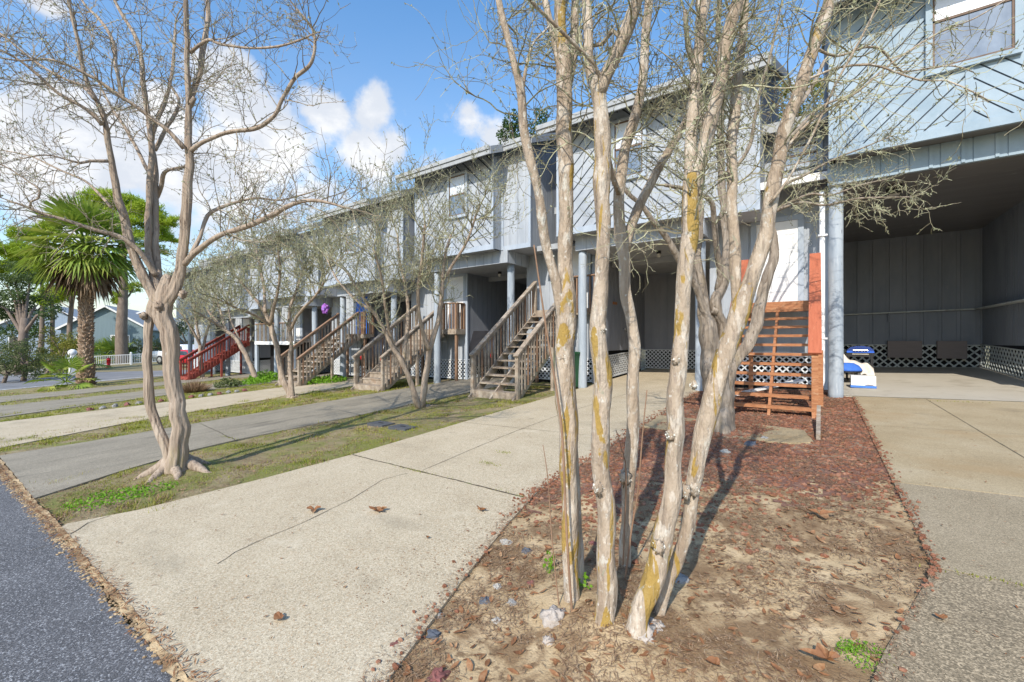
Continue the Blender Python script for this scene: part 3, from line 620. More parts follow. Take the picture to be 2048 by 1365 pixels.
        if k == 1:
            m = MB(); m.tube([(sx+.03, 14.6, gb+1.55), (sx+.1, 14.6, gb+1.55), (sx+.1, 14.72, gb+1.45)], [.018]*3, 8); part('outdoor_tap', m, 'chrome', h, True)
            m = MB(); m.box(sx+.003, sx+.05, 13.7, 14.0, gb+2.35, gb+2.43); part('wall_bracket', m, 'cedar', h)
    return h
for k in range(7): unit(k)
# ---------------------------------------------------------------- stairs
def stair(k, label, xa, xb, ytop, n, run, mat, side=None, rails=(1, 1), capmat=None, plank=False, open_r=True, floor=None):
    zl = EYE+LZ[k]; capmat = capmat or mat
    yf = ytop-run*n; g0 = gz((xa+xb)/2, yf); rise = (zl-g0)/(n+.0)
    if floor: rise = floor
    root = thing('staircase', label, 'staircase', ((xa+xb)/2, yf, g0), 'entrance stairs')
    zt = lambda i: zl-rise*(n-i)
    yy = lambda i: ytop-run*(n-i)
    for i in range(1, n):
        m = MB(); th = .042
        if plank: m.box(xa+.01, xb-.01, yy(i)-.03, yy(i)+run*.62, zt(i)-th-.01, zt(i))
        else: m.box(xa+.045, xb-.045, yy(i)-.02, yy(i)+run+.005, zt(i)-th, zt(i))
        part('tread', m, mat, root)
        if not open_r:
            m = MB(); m.box(xa+.06, xb-.06, yy(i)+.005, yy(i)+.02, zt(i-1)+.002, zt(i)-th-.002); part('riser', m, mat, root)
    if not plank:
        m = MB(); m.box(xa-.03, xb+.03, yy(1)-.045, yy(1)-.02, g0-.02, zt(1)-.005); part('bottom_riser', m, mat, root)
    xs = [xa+.02, xb-.02]+([(xa+xb)/2] if plank or open_r else [])
    for x in xs:
        m = MB(); off = .17
        gq = gz(x, yy(1))
        m.bar((x, yy(.55), zt(.55)-off), (x, ytop, zl-off), .045, .22 if not plank else .19)
        if plank and x == xs[2]: m.box(x-.022, x+.022, yy(.9), yy(.9)+.06, gq-.02, zt(.9)-.06)
        part('stringer', m, mat, root)
    # rails
    for sgn, x, on in ((-1, xa, rails[0]), (1, xb, rails[1])):
        if not on: continue
        H = .95; gq = gz(x, yy(1))
        nw = MB(); nw.box(x-.047, x+.047, yy(1)-.02, yy(1)+.075, gq-.03, zt(1)+H-.02); part('newel_post', nw, capmat if plank else mat, root)
        a = V3((x, yy(1)-.06, zt(1)+H-.03)); b = V3((x, ytop+.05, zl+H-.03+.05*rise/run))
        m = MB(); m.bar(a, b, .19 if plank else .14, .042); hr = part('handrail', m, 'redcap' if plank else capmat, root)
        if not plank:
            m = MB(); m.bar(a+V3((0, .05, -.075)), b+V3((0, 0, -.075)), .035, .09); part('sub_rail', m, mat, hr)
            y = yy(1)+.17; i = 0
            while y < ytop-.06:
                zz = zl-(ytop-y)/run*rise
                m = MB(); m.box(x-.02+sgn*.035, x+.02+sgn*.035, y-.02, y+.02, zz-.16, zz+H-.09); part('baluster', m, mat if (i*7+k) % 3 else 'brownwood' if mat == 'weathered' else mat, hr); y += .145; i += 1
        nw = MB(); nw.box(x-.047, x+.047, ytop-.02, ytop+.075, (zl-.3) if not plank else zl-.4, zl+H-.02); part('newel_post', nw, capmat if plank else mat, root)
        ym = yy(n*.55); gm = gz(x, ym); xx = x-sgn*.0
        m = MB(); m.box(xx-.045+sgn*.08, xx+.045+sgn*.08, ym, ym+.09, gm-.03, zl-(ytop-ym)/run*rise-.05); part('support_post', m, mat, root)
    # landing
    x1 = xb if side is None else side
    d = MB(); i = 0; y = ytop
    while y < 12.22:
        d.box(xa-.05, x1+.02 if y > 11.7 else xb+.02, y, min(y+.135, 12.24), zl-.038, zl); y += .14
    part('landing', d, mat, root)
    d = MB(); d.box(xa-.05, x1+.02, max(ytop, 11.75)-.03 if side else ytop-.025, (max(ytop, 11.75) if side else ytop)-.002, zl-.20, zl-.04)
    if side is not None: d.box(side+.021, side+.05, 11.72, 12.24, zl-.20, zl-.002)
    part('rim_board', d, mat, root)
    for x, y in ([(xa+.02, 12.1), (x1-.02, 11.82)] if side is not None else [(xa+.02, 12.1)]):
        m = MB(); m.box(x-.045, x+.045, y-.045, y+.045, gz(x, y)-.05, zl-.04); part('support_post', m, 'brownwood' if mat == 'weathered' else mat, root)
    if side is not None:
        for p, q in (((xb+.05, 11.78), (side, 11.78)), ((side, 11.78), (side, 12.2))):
            m = MB(); m.bar((p[0], p[1], zl+.95), (q[0], q[1], zl+.95), .12, .04); r = part('handrail', m, 'brownwood' if mat == 'weathered' else mat, root)
            Ld = math.dist(p, q); c = max(2, int(Ld/.13))
            for i in range(1 if p[0] == side else 0, c+1):
                t = i/c; x = p[0]+(q[0]-p[0])*t; y = p[1]+(q[1]-p[1])*t
                m = MB(); w = .045 if i in (0, c) else .02
                m.box(x-w, x+w, y-w, y+w, zl-.15, zl+.928); part('baluster', m, 'brownwood' if mat == 'weathered' else mat, r)
    return root
stair(0, 'open tread stairs of fresh orange stained wood leading up to the white door', -1.34, -.02, 10.95, 12, .195, 'cedar', None, (1, 1), 'cedar', True, floor=.18)
stair(1, 'steep weathered grey wooden stairs beside the green bin', -7.55, -6.1, 12.0, 13, .262, 'weathered', -5.2)
stair(2, 'weathered stairs with balustrade and a brown railed landing to their right', -12.95, -11.5, 11.75, 11, .275, 'weathered', -10.82, open_r=False)
stair(3, 'weathered stairs climbing towards the blue door', -18.0, -16.5, 11.6, 11, .265, 'weathered', -16.25, capmat='brownwood')
stair(5, 'red painted wooden stairs at the far left of the row', -29.0, -27.8, 12.0, 11, .30, 'redwood', None)
# entry deck of the unit with the dark understorey
zl = EYE-.02; gk = gz(-23, 11.5)
dk = thing('entry_deck', 'raised deck with pale edge board above the dark understorey', 'deck', (-23.5, 11.6, gk))
m = MB(); m.box(-25.3, -21.2, 11.3, 13.2, zl-.04, zl); part('deck_boards', m, 'weathered', dk)
m = MB(); m.box(-25.32, -21.18, 11.26, 11.298, zl-.17, zl+.005); part('edge_board', m, 'white', dk)
m = MB(); m.bar((-25.3, 11.32, zl+.95), (-21.2, 11.32, zl+.95), .1, .05); hr = part('handrail', m, 'brownwood', dk)
for i in range(28):
    m = MB(); x = -25.28+i*.15; m.box(x-.02, x+.02, 11.31, 11.35, zl+.005, zl+.925); part('baluster', m, 'weathered' if i % 3 else 'trim', hr)
for x in (-25.2, -23.2, -21.3):
    m = MB(); m.box(x-.045, x+.045, 11.31, 11.4, gz(x, 11.3)-.05, zl-.04); part('support_post', m, 'trim', dk)
m = MB(); m.box(-25.3, -21.0, 12.1, 12.2, gk-.1, zl-.06); part('understorey_shade_panel', m, 'dark', dk)  # near-black sheet added to paint the shade under the open deck
# ---------------------------------------------------------------- trees
def rv(rng): 
    while True:
        v = V3((rng.uniform(-1, 1), rng.uniform(-1, 1), rng.uniform(-1, 1)))
        if .05 < v.length < 1: return v.normalized()
class Tree:
    def __init__(s, seed): s.tr = MB(); s.lb = MB(); s.tw = MB(); s.li = MB(); s.lw = MB(); s.rng = random.Random(seed); s.paths = []; s.lsz = .012; s.ldens = 60; s.rmin = .0012; s.tm = 'twig'
    def limb(s, trace, z0, z1, sides=14, flute=None, mb=None, keep=True, step=.05, wig=1.0, lump=.06):
        n = len(trace); pts = []; tot = sum(math.dist(a[:2], b[:2]) for a, b in zip(trace, trace[1:])); acc = 0
        for i, t in enumerate(trace):
            if i: acc += math.dist(trace[i-1][:2], t[:2])
            z = z0+(z1-z0)*acc/tot; p = P(t[0], t[1], z); pts.append((p.x, p.y, p.z, t[2]/2/FPX*z/math.sqrt(1+((t[0]-1024)/FPX)**2)))
        q = spline(pts, step); sd = s.rng.random()*50
        P3 = []; Rr = []
        for i, a in enumerate(q):
            p = V3(a[:3]); w = a[3]*.35*wig
            P3.append(p+V3((mn.noise(p*4+V3((sd, 0, 0))), mn.noise(p*4+V3((0, sd, 0))), 0))*w)
            Rr.append(max(.0025, a[3]*(1+lump*2*mn.noise(p*7+V3((sd, sd, 0)))+lump*.6*mn.noise(p*23))))
        if flute is None:
            fl = lambda t, a, p: 1+lump*1.5*mn.noise(V3((math.cos(a)*1.4+sd, math.sin(a)*1.4, p.z*5)))+lump*.9*mn.noise(V3((math.cos(a)*3.5+sd, math.sin(a)*3.5, p.z*13)))
        else: fl = flute
        (mb or s.tr).tube(P3, Rr, sides, fl)
        if keep: s.paths.append((P3, Rr))
        return P3, Rr
    def tuft(s, p, sz, mb=None):
        rng = s.rng; mb = mb or s.li
        for _ in range(rng.choice((2, 3, 3))):
            a = rv(rng)*sz*rng.uniform(.5, 1.3); b = rv(rng)*sz*rng.uniform(.4, 1.0); c = p+rv(rng)*sz*.5
            mb.add([c-a*.5, c+b*.6, c+a*.8, c-b*.5], [(0, 1, 2, 3)])
    def grow(s, p, d, Ln, r, lvl, up=.12, wig=.3, kids=4, ang=(35, 75), dec=.6, seg=.07):
        rng = s.rng; n = max(3, int(Ln/seg)); pts = [p.copy()]; rs = [r]; dd = d.normalized()
        for i in range(n):
            dd = (dd+rv(rng)*wig+V3((0, 0, up))).normalized()
            p = p+dd*(Ln/n); pts.append(p.copy()); rs.append(max(s.rmin, r*(1-.75*(i+1)/n)))
            if s.ldens and rng.random() < s.ldens*Ln/n*.1: s.tuft(p+rv(rng)*rs[-1], s.lsz*rng.uniform(.6, 1.5))
        s.tw.tube(pts, rs, 5 if r > .008 else 3, None, False)
        if lvl > 0:
            for _ in range(kids if lvl > 1 else max(2, kids-1)):
                i = rng.randint(1, n); t = (pts[i]-pts[i-1]).normalized(); q = rv(rng); q = (q-t*q.dot(t))
                if q.length < .05: continue
                q.normalize(); an = R(rng.uniform(*ang))
                s.grow(pts[i], t*math.cos(an)+q*math.sin(an), Ln*dec*rng.uniform(.6, 1.2), max(s.rmin, rs[i]*.75), lvl-1, up, wig, kids, ang, dec, seg)
    def sprout(s, path, n, Lr, lvl, t0=.2, rmax=.012, rk=.45, **kw):
        P3, Rr = path; rng = s.rng; k = len(P3)
        for _ in range(n):
            i = min(k-2, int(k*rng.uniform(t0, 1))); t = (P3[i+1]-P3[i]).normalized(); q = rv(rng); q = q-t*q.dot(t)
            if q.length < .05: continue
            q.normalize(); an = R(rng.uniform(35, 80))
            s.grow(P3[i]+q*Rr[i]*.6, t*math.cos(an)+q*math.sin(an), rng.uniform(*Lr), min(rmax, Rr[i]*rk), lvl, **kw)
        s.grow(P3[-1], P3[-1]-P3[-3], rng.uniform(*Lr), max(.002, min(rmax*1.4, Rr[-1]*.9)), lvl, **kw)
    def crust(s, path, dens, sz, t0=0, mb=None):   # lichen tufts and flakes on a limb
        P3, Rr = path; rng = s.rng; k = len(P3)
        for i in range(int(k*t0), k-1):
            for _ in range(int(dens)+(rng.random() < dens % 1)):
                if mn.noise(P3[i]*5) < -.12: continue
                q = rv(rng); s.tuft(P3[i]+q*Rr[i]*1.02, sz*rng.uniform(.4, 1.3), mb)
    def build(s, label, origin, bark, group='crape myrtles in the grass strips', extra=None):
        root = thing('crape_myrtle', label, 'tree', origin, group)
        tr = part('trunk', s.tr, bark, root, True)
        if s.lb.v: part('limbs', s.lb, 'barklimb', root, True)
        if s.tw.v: part('twigs', s.tw, s.tm, root)
        if s.li.v: part('lichen', s.li, 'lichen', root)
        if s.lw.v: part('pale_lichen', s.lw, 'lichenw', root)
        return root
def knob(mb, p, r, seed, sq=1): mb.blob(p, r, r, r*sq, seed, .35, 10, 7, 2.2)
# --- foreground multi-stem tree
T = Tree(11); T.ldens = 60; T.lsz = .012; T.rmin = .0015; T.tm = 'twiglich'
zA, zB, zC, zD, zE = 2.55, 2.34, 2.95, 2.26, 2.42
BR = []
pA = T.limb([(1143, 1232, 46), (1142, 1205, 36), (1142, 1160, 32), (1139, 1000, 34), (1134, 800, 41), (1131, 720, 38), (1132, 640, 37), (1132, 560, 33), (1132, 478, 29), (1130, 352, 30), (1129, 246, 31), (1129, 158, 33), (1125, 105, 26), (1121, 53, 23), (1118, -40, 21), (1114, -140, 18)], zA, zA, 22, step=.03)
pA2 = T.limb([(1126, 640, 22), (1117, 580, 22), (1100, 520, 20), (1088, 470, 20), (1076, 387, 19), (1062, 323, 19), (1048, 253, 18), (1039, 176, 16), (1025, 116, 14), (1006, 42, 13), (992, -30, 12)], zA, 2.35, 12, mb=T.lb)
pA3 = T.limb([(1127, 160, 20), (1111, 88, 15), (1099, 35, 13), (1085, -20, 12)], zA, 2.7, 10, mb=T.lb)
pA4 = T.limb([(1132, 200, 16), (1149, 110, 17), (1150, 40, 17), (1152, -60, 15)], zA+.04, 2.75, 10, mb=T.lb)
pS = T.limb([(1166, 1205, 18), (1160, 1100, 17), (1151, 950, 16), (1146, 820, 14), (1143, 700, 12)], 2.72, 2.72, 10, mb=T.lb)
pB = T.limb([(1208, 1296, 62), (1209, 1262, 50), (1211, 1225, 42), (1213, 1150, 40), (1212, 1050, 36), (1206, 965, 38), (1201, 880, 37), (1200, 800, 36), (1203, 740, 36), (1196, 640, 32), (1205, 540, 29), (1209, 478, 28), (1206, 352, 33), (1203, 246, 30), (1197, 176, 31), (1190, 150, 28)], zB, zB, 22, step=.03)
pB1 = T.limb([(1198, 190, 26), (1212, 148, 28), (1228, 118, 28), (1245, 81, 28), (1266, 28, 28), (1279, -20, 25), (1290, -120, 20)], zB, 2.15, 12, mb=T.lb)
pB2 = T.limb([(1194, 180, 24), (1178, 116, 20), (1174, 53, 19), (1171, -30, 17)], zB, 2.5, 10, mb=T.lb)
pC = T.limb([(1247, 1160, 26), (1247, 1110, 24), (1251, 1045, 23), (1258, 960, 27), (1264, 880, 26), (1266, 800, 25), (1266, 740, 25), (1270, 690, 25), (1262, 640, 24), (1252, 580, 24), (1250, 520, 25), (1242, 478, 25), (1238, 404, 23), (1240, 362, 22), (1254, 285, 22), (1275, 211, 20), (1287, 141, 19), (1294, 53, 18), (1300, -30, 16)], zC, 2.9, mb=T.lb)
pC1 = T.limb([(1249, 500, 22), (1262, 452, 21), (1287, 397, 20), (1329, 316, 17), (1360, 262, 16), (1378, 225, 15), (1390, 150, 13), (1398, 60, 12), (1400, -40, 10)], zC, 3.2, 10, mb=T.lb)
pD = T.limb([(1268, 1306, 70), (1272, 1272, 54), (1276, 1250, 45), (1284, 1214, 42), (1314, 1130, 42), (1333, 1050, 41), (1346, 960, 37), (1350, 860, 37), (1350, 800, 36), (1358, 740, 35), (1366, 640, 31), (1371, 540, 33), (1378, 478, 36), (1381, 400, 33), (1386, 350, 34)], zD, zD, 22, step=.03)
pD1 = T.limb([(1382, 400, 26), (1380, 340, 24), (1382, 264, 23), (1389, 193, 22), (1394, 123, 22), (1403, 53, 21), (1414, -20, 19), (1425, -120, 16)], zD, 2.4, 12, mb=T.lb)
pD2 = T.limb([(1384, 390, 28), (1394, 345, 27), (1408, 299, 28), (1424, 229, 29), (1440, 158, 27), (1453, 88, 26), (1470, 28, 25), (1484, -30, 23), (1500, -130, 19)], zD, 2.1, 12, mb=T.lb)
pE = T.limb([(1309, 1276, 36), (1313, 1255, 27), (1322, 1214, 23), (1340, 1150, 24), (1353, 1131, 26), (1375, 1050, 27), (1388, 966, 30), (1400, 883, 38), (1422, 820, 40), (1440, 745, 40), (1462, 680, 42), (1484, 610, 40), (1499, 572, 34), (1515, 524, 33), (1530, 474, 33), (1538, 415, 31), (1555, 334, 30), (1568, 264, 30), (1591, 204, 29), (1610, 141, 29), (1632, 88, 28), (1653, 22, 27), (1670, -40, 24), (1700, -140, 18)], zE, 2.3, 22, step=.03)
pE1 = T.limb([(1473, 650, 30), (1473, 600, 25), (1471, 540, 24), (1469, 478, 24), (1464, 369, 22), (1463, 281, 22), (1470, 229, 24), (1477, 141, 20), (1485, 70, 18), (1492, -20, 16)], zE, 2.5, 12, mb=T.lb)
pF1 = T.limb([(1628, 95, 8), (1673, 112, 6), (1732, 94, 6), (1764, 100, 6), (1788, 129, 5), (1805, 144, 5), (1864, 135, 4), (1908, 132, 4), (1946, 144, 3)], 2.3, 2.6, 6, wig=1.5, mb=T.lb)
pF2 = T.limb([(1600, 165, 9), (1640, 148, 6), (1673, 135, 6), (1741, 129, 6), (1790, 144, 5), (1840, 161, 5), (1893, 161, 4), (1931, 176, 4), (1975, 199, 3)], 2.32, 2.0, 6, wig=1.5, mb=T.lb)
pF3 = T.limb([(1566, 310, 10), (1600, 262, 7), (1644, 226, 6), (1717, 182, 6), (1776, 132, 5), (1864, 73, 5), (1952, 35, 4), (2020, -6, 3)], 2.32, 2.5, 6, mb=T.lb)
pF4 = T.limb([(1540, 405, 9), (1575, 360, 6), (1625, 270, 6), (1670, 170, 6), (1720, 80, 6), (1765, -10, 5)], 2.3, 1.9, 6, mb=T.lb)
pF5 = T.limb([(1206, 176, 9), (1190, 130, 7), (1150, 90, 7), (1110, 50, 7), (1060, 0, 6), (1040, -30, 6)], 2.34, 2.0, 6, mb=T.lb)
pF6 = T.limb([(1043, 190, 7), (1062, 95, 5), (1090, 62, 5), (1130, 20, 4)], 2.4, 2.7, 6, mb=T.lb)
pF7 = T.limb([(1250, 90, 10), (1225, 62, 8), (1205, 88, 8), (1182, 92, 7)], 2.25, 2.5, 8, mb=T.lb)
pF8 = T.limb([(1243, 372, 12), (1238, 385, 11), (1228, 360, 12), (1215, 300, 9), (1208, 200, 7)], 2.9, 2.6, 8, mb=T.lb)
for p in (pA, pB, pC, pD, pE): T.crust(p, .6, .006, .02, T.lw); T.crust(p, .35, .008, .1)
for p in (pA2, pA3, pA4, pB1, pB2, pC1, pD1, pD2, pE1): T.crust(p, 1.0, .008, 0, T.lw); T.crust(p, 2.4, .010, .15)
for p in (pF1, pF2, pF3, pF4, pF5, pF6, pF7, pF8): T.crust(p, 2.2, .012)
kw = dict(up=.05, wig=.34, kids=4, seg=.045)
for p, n, t0 in ((pA, 9, .72), (pA2, 10, .45), (pA3, 6, .2), (pA4, 6, .2), (pB, 6, .82), (pB1, 9, .2), (pB2, 7, .2), (pC, 14, .62), (pC1, 12, .3), (pD, 5, .85), (pD1, 11, .2), (pD2, 10, .2), (pE, 16, .66), (pE1, 12, .35)):
    T.sprout(p, int(n*1.2), (.25, .75), 3 if p in (pC1, pE1) else 2, t0, .006, .5, **kw)
kw2 = dict(up=.02, wig=.42, kids=4, seg=.035)
for p in (pF1, pF2, pF3, pF4, pF5, pF6): T.sprout(p, 11, (.12, .36), 1, .15, .0035, .6, **kw2)
for px, py, z, r in ((1196, 975, zB-.03, .034), (1250, 955, zC-.06, .045), (1370, 985, zE-.06, .036), (1386, 978, zE-.05, .034), (1341, 870, zD-.03, .026), (1318, 1092, zD-.04, .034), (1205, 660, zB-.03, .02), (1125, 715, zA-.04, .022), (1352, 720, zD-.03, .022), (1476, 650, zE-.04, .024), (1388, 770, zD-.01, .02)):
    for q in range(22): T.tuft(P(px, py, z)+rv(T.rng)*r*.8, .011, T.lw)
    T.tr.blob(P(px, py, z), r*.8, r*.8, r*1.1, px, .55, 14, 10, 3.0)
for px, py, z, r, sq in ((1108, 1250, 2.5, .072, .8), (1245, 1262, 2.3, .055, .7), (1283, 1278, 2.24, .075, .75), (1098, 1290, 2.45, .035, .8), (1190, 1258, 2.4, .05, .8), (1158, 1215, 2.6, .05, .8), (1310, 1262, 2.33, .05, .7)):
    BR.append((G(px, py, r*.35), r, py, sq))
rt = T.build('large foreground crape myrtle with five pale stems peeling to ochre', G(1230, 1250), 'barky')

for p, r, sd, sq in BR: FG = MB(); FG.blob(p, r, r*1.1, r*sq, sd, .34, 26, 18, 3.2); part('root_burl', FG, 'limewash', rt, True)
# thin brown sucker shoots at its foot
for tr, z in (([(1150, 1265, 5), (1143, 1210, 5), (1133, 1060, 5), (1125, 880, 5), (1113, 780, 4.5), (1093, 660, 4), (1078, 560, 3.5), (1068, 490, 3)], 2.42), ([(1120, 1230, 3), (1104, 1080, 2.5), (1096, 960, 2), (1086, 890, 1.5)], 2.5), ([(1243, 1200, 4), (1254, 1130, 4), (1263, 1060, 4), (1276, 980, 3.5), (1285, 870, 3), (1294, 780, 2)], 2.75), ([(1246, 1130, 3), (1252, 950, 3), (1244, 900, 2), (1232, 860, 1.5)], 2.8)):
    pts = [tuple(P(a, b, z))+(w/2/FPX*z,) for a, b, w in tr]; q = spline(pts, .05); sk = MB(); sk.tube([a[:3] for a in q], [a[3] for a in q], 6); part('sucker_shoot', sk, 'brownwood', rt, True)
# --- second gnarled tree by the stairs
T = Tree(23); T.tm = 'twiglich'; T.rmin = .0025; T.ldens = 50; T.lsz = .018
fl2 = lambda t, a, p: .92+.10*math.sin(3*a+p.z*3.2)-.18*max(0, math.cos(2*a+p.z*1.5))**8-.14*max(0, math.cos(3*a-p.z*2+1))**8+.04*math.sin(7*a+p.z*2)
z = 6.5
q0 = T.limb([(1436, 884, 92), (1438, 862, 72), (1437, 820, 58), (1428, 760, 56), (1424, 700, 46), (1415, 650, 36), (1408, 600, 26), (1399, 560, 22), (1393, 510, 22), (1398, 455, 20), (1400, 380, 18), (1405, 300, 16), (1398, 200, 14), (1380, 110, 12), (1370, 20, 10)], z, z, 26, fl2)
q1 = T.limb([(1440, 850, 50), (1449, 790, 38), (1456, 740, 30), (1484, 706, 26), (1508, 660, 28), (1524, 600, 25), (1533, 560, 24), (1546, 510, 22), (1544, 474, 22), (1536, 440, 19), (1540, 380, 16), (1556, 300, 14), (1585, 230, 12), (1620, 180, 10), (1650, 120, 8)], z+.1, 7.0, 24, fl2)
q2 = T.limb([(1432, 800, 34), (1446, 700, 24), (1450, 655, 24), (1436, 628, 24), (1432, 600, 24), (1446, 572, 22), (1452, 520, 20), (1450, 440, 19), (1443, 352, 18), (1440, 246, 17), (1446, 150, 14), (1438, 60, 12), (1440, -20, 10)], z, 6.3, 24, fl2)
q3 = T.limb([(1438, 580, 16), (1441, 545, 14), (1433, 490, 13), (1428, 440, 12), (1420, 400, 11), (1380, 380, 9), (1330, 370, 7)], z, 5.6, 10)
q4 = T.limb([(1415, 640, 18), (1390, 570, 15), (1352, 510, 14), (1330, 470, 13), (1305, 440, 12), (1285, 412, 10), (1250, 380, 8), (1240, 340, 7)], z, 5.8, 10)
q5 = T.limb([(1541, 430, 12), (1568, 410, 7), (1620, 388, 6), (1660, 391, 5), (1718, 371, 4), (1775, 358, 3)], 6.9, 6.4, 6, wig=2)
q6 = T.limb([(1545, 425, 9), (1600, 405, 6), (1650, 410, 5), (1710, 398, 5), (1760, 395, 4), (1825, 394, 3)], 6.9, 6.0, 6, wig=2)
q7 = T.limb([(1538, 400, 12), (1570, 370, 8), (1610, 350, 7), (1660, 322, 5), (1732, 293, 4), (1788, 270, 3)], 6.9, 6.2, 6, wig=2)
q8 = T.limb([(1556, 300, 12), (1600, 255, 8), (1640, 215, 7), (1700, 190, 5)], 6.9, 7.4, 8)
q9 = T.limb([(1443, 352, 12), (1475, 330, 9), (1500, 290, 8), (1515, 200, 7), (1540, 110, 6), (1560, 20, 5)], 6.4, 6.0, 8)
kw = dict(up=.05, wig=.38, kids=4, seg=.09)
for p, n, t0 in ((q0, 16, .5), (q1, 12, .55), (q2, 14, .5), (q3, 9, .3), (q4, 10, .4), (q8, 8, .2), (q9, 9, .2)): T.sprout(p, int(n*.75), (.5, 1.3), 2, t0, .011, .45, **kw)
kw2 = dict(up=.0, wig=.5, kids=4, seg=.06)
for p in (q5, q6, q7): T.sprout(p, 24, (.15, .45), 2, .15, .006, .6, **kw2); T.crust(p, 1.2, .022)
for p in (q0, q1, q2): T.crust(p, .5, .02, .5)
knob(T.tr, P(1430, 622, 6.42), .06, 3)
T.build('gnarled old crape myrtle standing before the orange stairs', G(1437, 868), 'barkold')
# --- left tree beside the driveway
T = Tree(37); T.rmin = .0022; T.ldens = 50; T.lsz = .016
fl3 = lambda t, a, p: .86+.09*math.sin(3*a+p.z*1.3)-.20*max(0, math.cos(2*a+p.z*.5+.6))**10-.16*max(0, math.cos(3*a-p.z*.7+2))**8+.05*math.sin(7*a+p.z*.8)
z = 5.6
a0 = T.limb([(352, 962, 84), (352, 945, 64), (352, 920, 50), (358, 866, 42), (350, 800, 36), (345, 770, 36), (337, 690, 42), (330, 640, 46), (326, 605, 46), (332, 575, 34), (338, 550, 18)], z, z, 36, fl3, step=.07)
a1 = T.limb([(346, 950, 46), (337, 910, 28), (322, 870, 24), (304, 831, 23), (296, 780, 24), (296, 702, 22), (298, 650, 23), (306, 615, 26), (318, 590, 28)], z-.02, z, 26, fl3, step=.07)
a2 = T.limb([(328, 610, 40), (345, 585, 32), (354, 560, 28), (366, 524, 27), (371, 463, 26), (376, 394, 26), (379, 340, 23), (377, 256, 18), (377, 201, 16), (373, 92, 13), (372, 0, 12), (372, -60, 10)], z, 5.3, 26, fl3)
a3 = T.limb([(322, 612, 34), (303, 585, 27), (285, 550, 25), (270, 514, 24), (253, 456, 23), (239, 404, 22), (224, 330, 18), (212, 256, 16), (198, 212, 14), (172, 162, 13), (158, 92, 11), (143, 29, 10), (132, -40, 8)], z, 5.0, 26, fl3)
a4 = T.limb([(318, 590, 20), (303, 540, 17), (297, 500, 15), (297, 428, 15), (299, 366, 14), (303, 293, 13), (294, 220, 12), (286, 165, 11), (282, 110, 10), (271, 73, 9), (240, 22, 8), (215, -30, 7)], z, 6.2, 12)
a5 = T.limb([(322, 590, 20), (314, 530, 16), (311, 476, 15), (310, 348, 13), (305, 270, 11), (330, 205, 8), (345, 140, 7), (350, 60, 6)], z+.05, 6.3, 12)
a6 = T.limb([(390, 195, 10), (377, 215, 12), (388, 182, 12), (399, 145, 12), (404, 110, 12), (412, 70, 11), (416, 30, 10), (414, -30, 9)], 5.4, 5.7, 10)
a7 = T.limb([(312, 550, 16), (291, 518, 14), (273, 497, 13), (239, 473, 12), (188, 459, 11), (137, 442, 9), (85, 427, 8), (51, 413, 7), (20, 402, 4)], z, 4.8, 10)
a8 = T.limb([(60, 416, 6), (62, 404, 5), (78, 396, 5), (80, 380, 6), (60, 365, 4), (20, 338, 4), (-20, 320, 3)], 4.85, 4.6, 8)
a9 = T.limb([(368, 528, 16), (385, 510, 14), (410, 490, 13), (444, 469, 12), (495, 452, 12), (547, 428, 11), (598, 404, 9), (640, 402, 7), (690, 415, 4)], 5.55, 4.9, 12)
a10 = T.limb([(380, 512, 11), (400, 475, 9), (412, 440, 9), (422, 424, 8), (461, 408, 7), (512, 396, 5), (560, 400, 4), (620, 385, 3)], 5.5, 6.2, 9)
a11 = T.limb([(382, 302, 12), (400, 288, 10), (421, 278, 9), (458, 264, 9), (513, 256, 9), (549, 231, 8), (564, 198, 8), (590, 157, 8), (623, 125, 7), (628, 66, 6), (593, 18, 4)], 5.45, 5.1, 10)
a12 = T.limb([(368, 296, 13), (345, 270, 11), (330, 256, 10), (286, 223, 10), (238, 190, 9), (183, 154, 8), (110, 121, 7), (37, 121, 5), (0, 115, 4)], 5.4, 4.7, 10)
a13 = T.limb([(205, 250, 11), (185, 228, 10), (157, 209, 9), (117, 187, 9), (73, 147, 8), (30, 115, 7), (-20, 92, 6)], 5.2, 4.7, 9)
a14 = T.limb([(190, 198, 10), (165, 172, 8), (128, 157, 7), (73, 125, 7), (0, 66, 6), (-30, 50, 5)], 5.1, 5.8, 9)
a15 = T.limb([(299, 348, 10), (275, 300, 8), (249, 253, 8), (220, 209, 6), (190, 150, 5)], 5.9, 6.5, 9)
a16 = T.limb([(310, 300, 10), (330, 260, 9), (358, 208, 7), (340, 170, 5)], 6.0, 6.4, 9)
a17 = T.limb([(246, 200, 8), (232, 130, 9), (225, 80, 9), (200, 40, 8), (170, 10, 6), (150, -30, 5)], 5.4, 5.9, 9)
a18 = T.limb([(380, 105, 9), (395, 92, 8), (420, 80, 7), (440, 88, 6), (500, 96, 5), (560, 92, 5), (610, 76, 4)], 5.4, 4.8, 8)
a19 = T.limb([(222, 415, 8), (195, 385, 7), (170, 362, 6), (120, 340, 5), (60, 312, 4), (0, 300, 3)], 5.2, 5.7, 8)
a20 = T.limb([(216, 322, 9), (180, 322, 8), (160, 326, 7), (130, 318, 5), (90, 310, 4), (40, 318, 3)], 5.1, 4.6, 8)
a21 = T.limb([(313, 395, 10), (322, 372, 10), (330, 345, 9), (345, 338, 7), (372, 333, 6)], 6.0, 5.7, 8)
kw = dict(up=.06, wig=.3, kids=4, seg=.08)
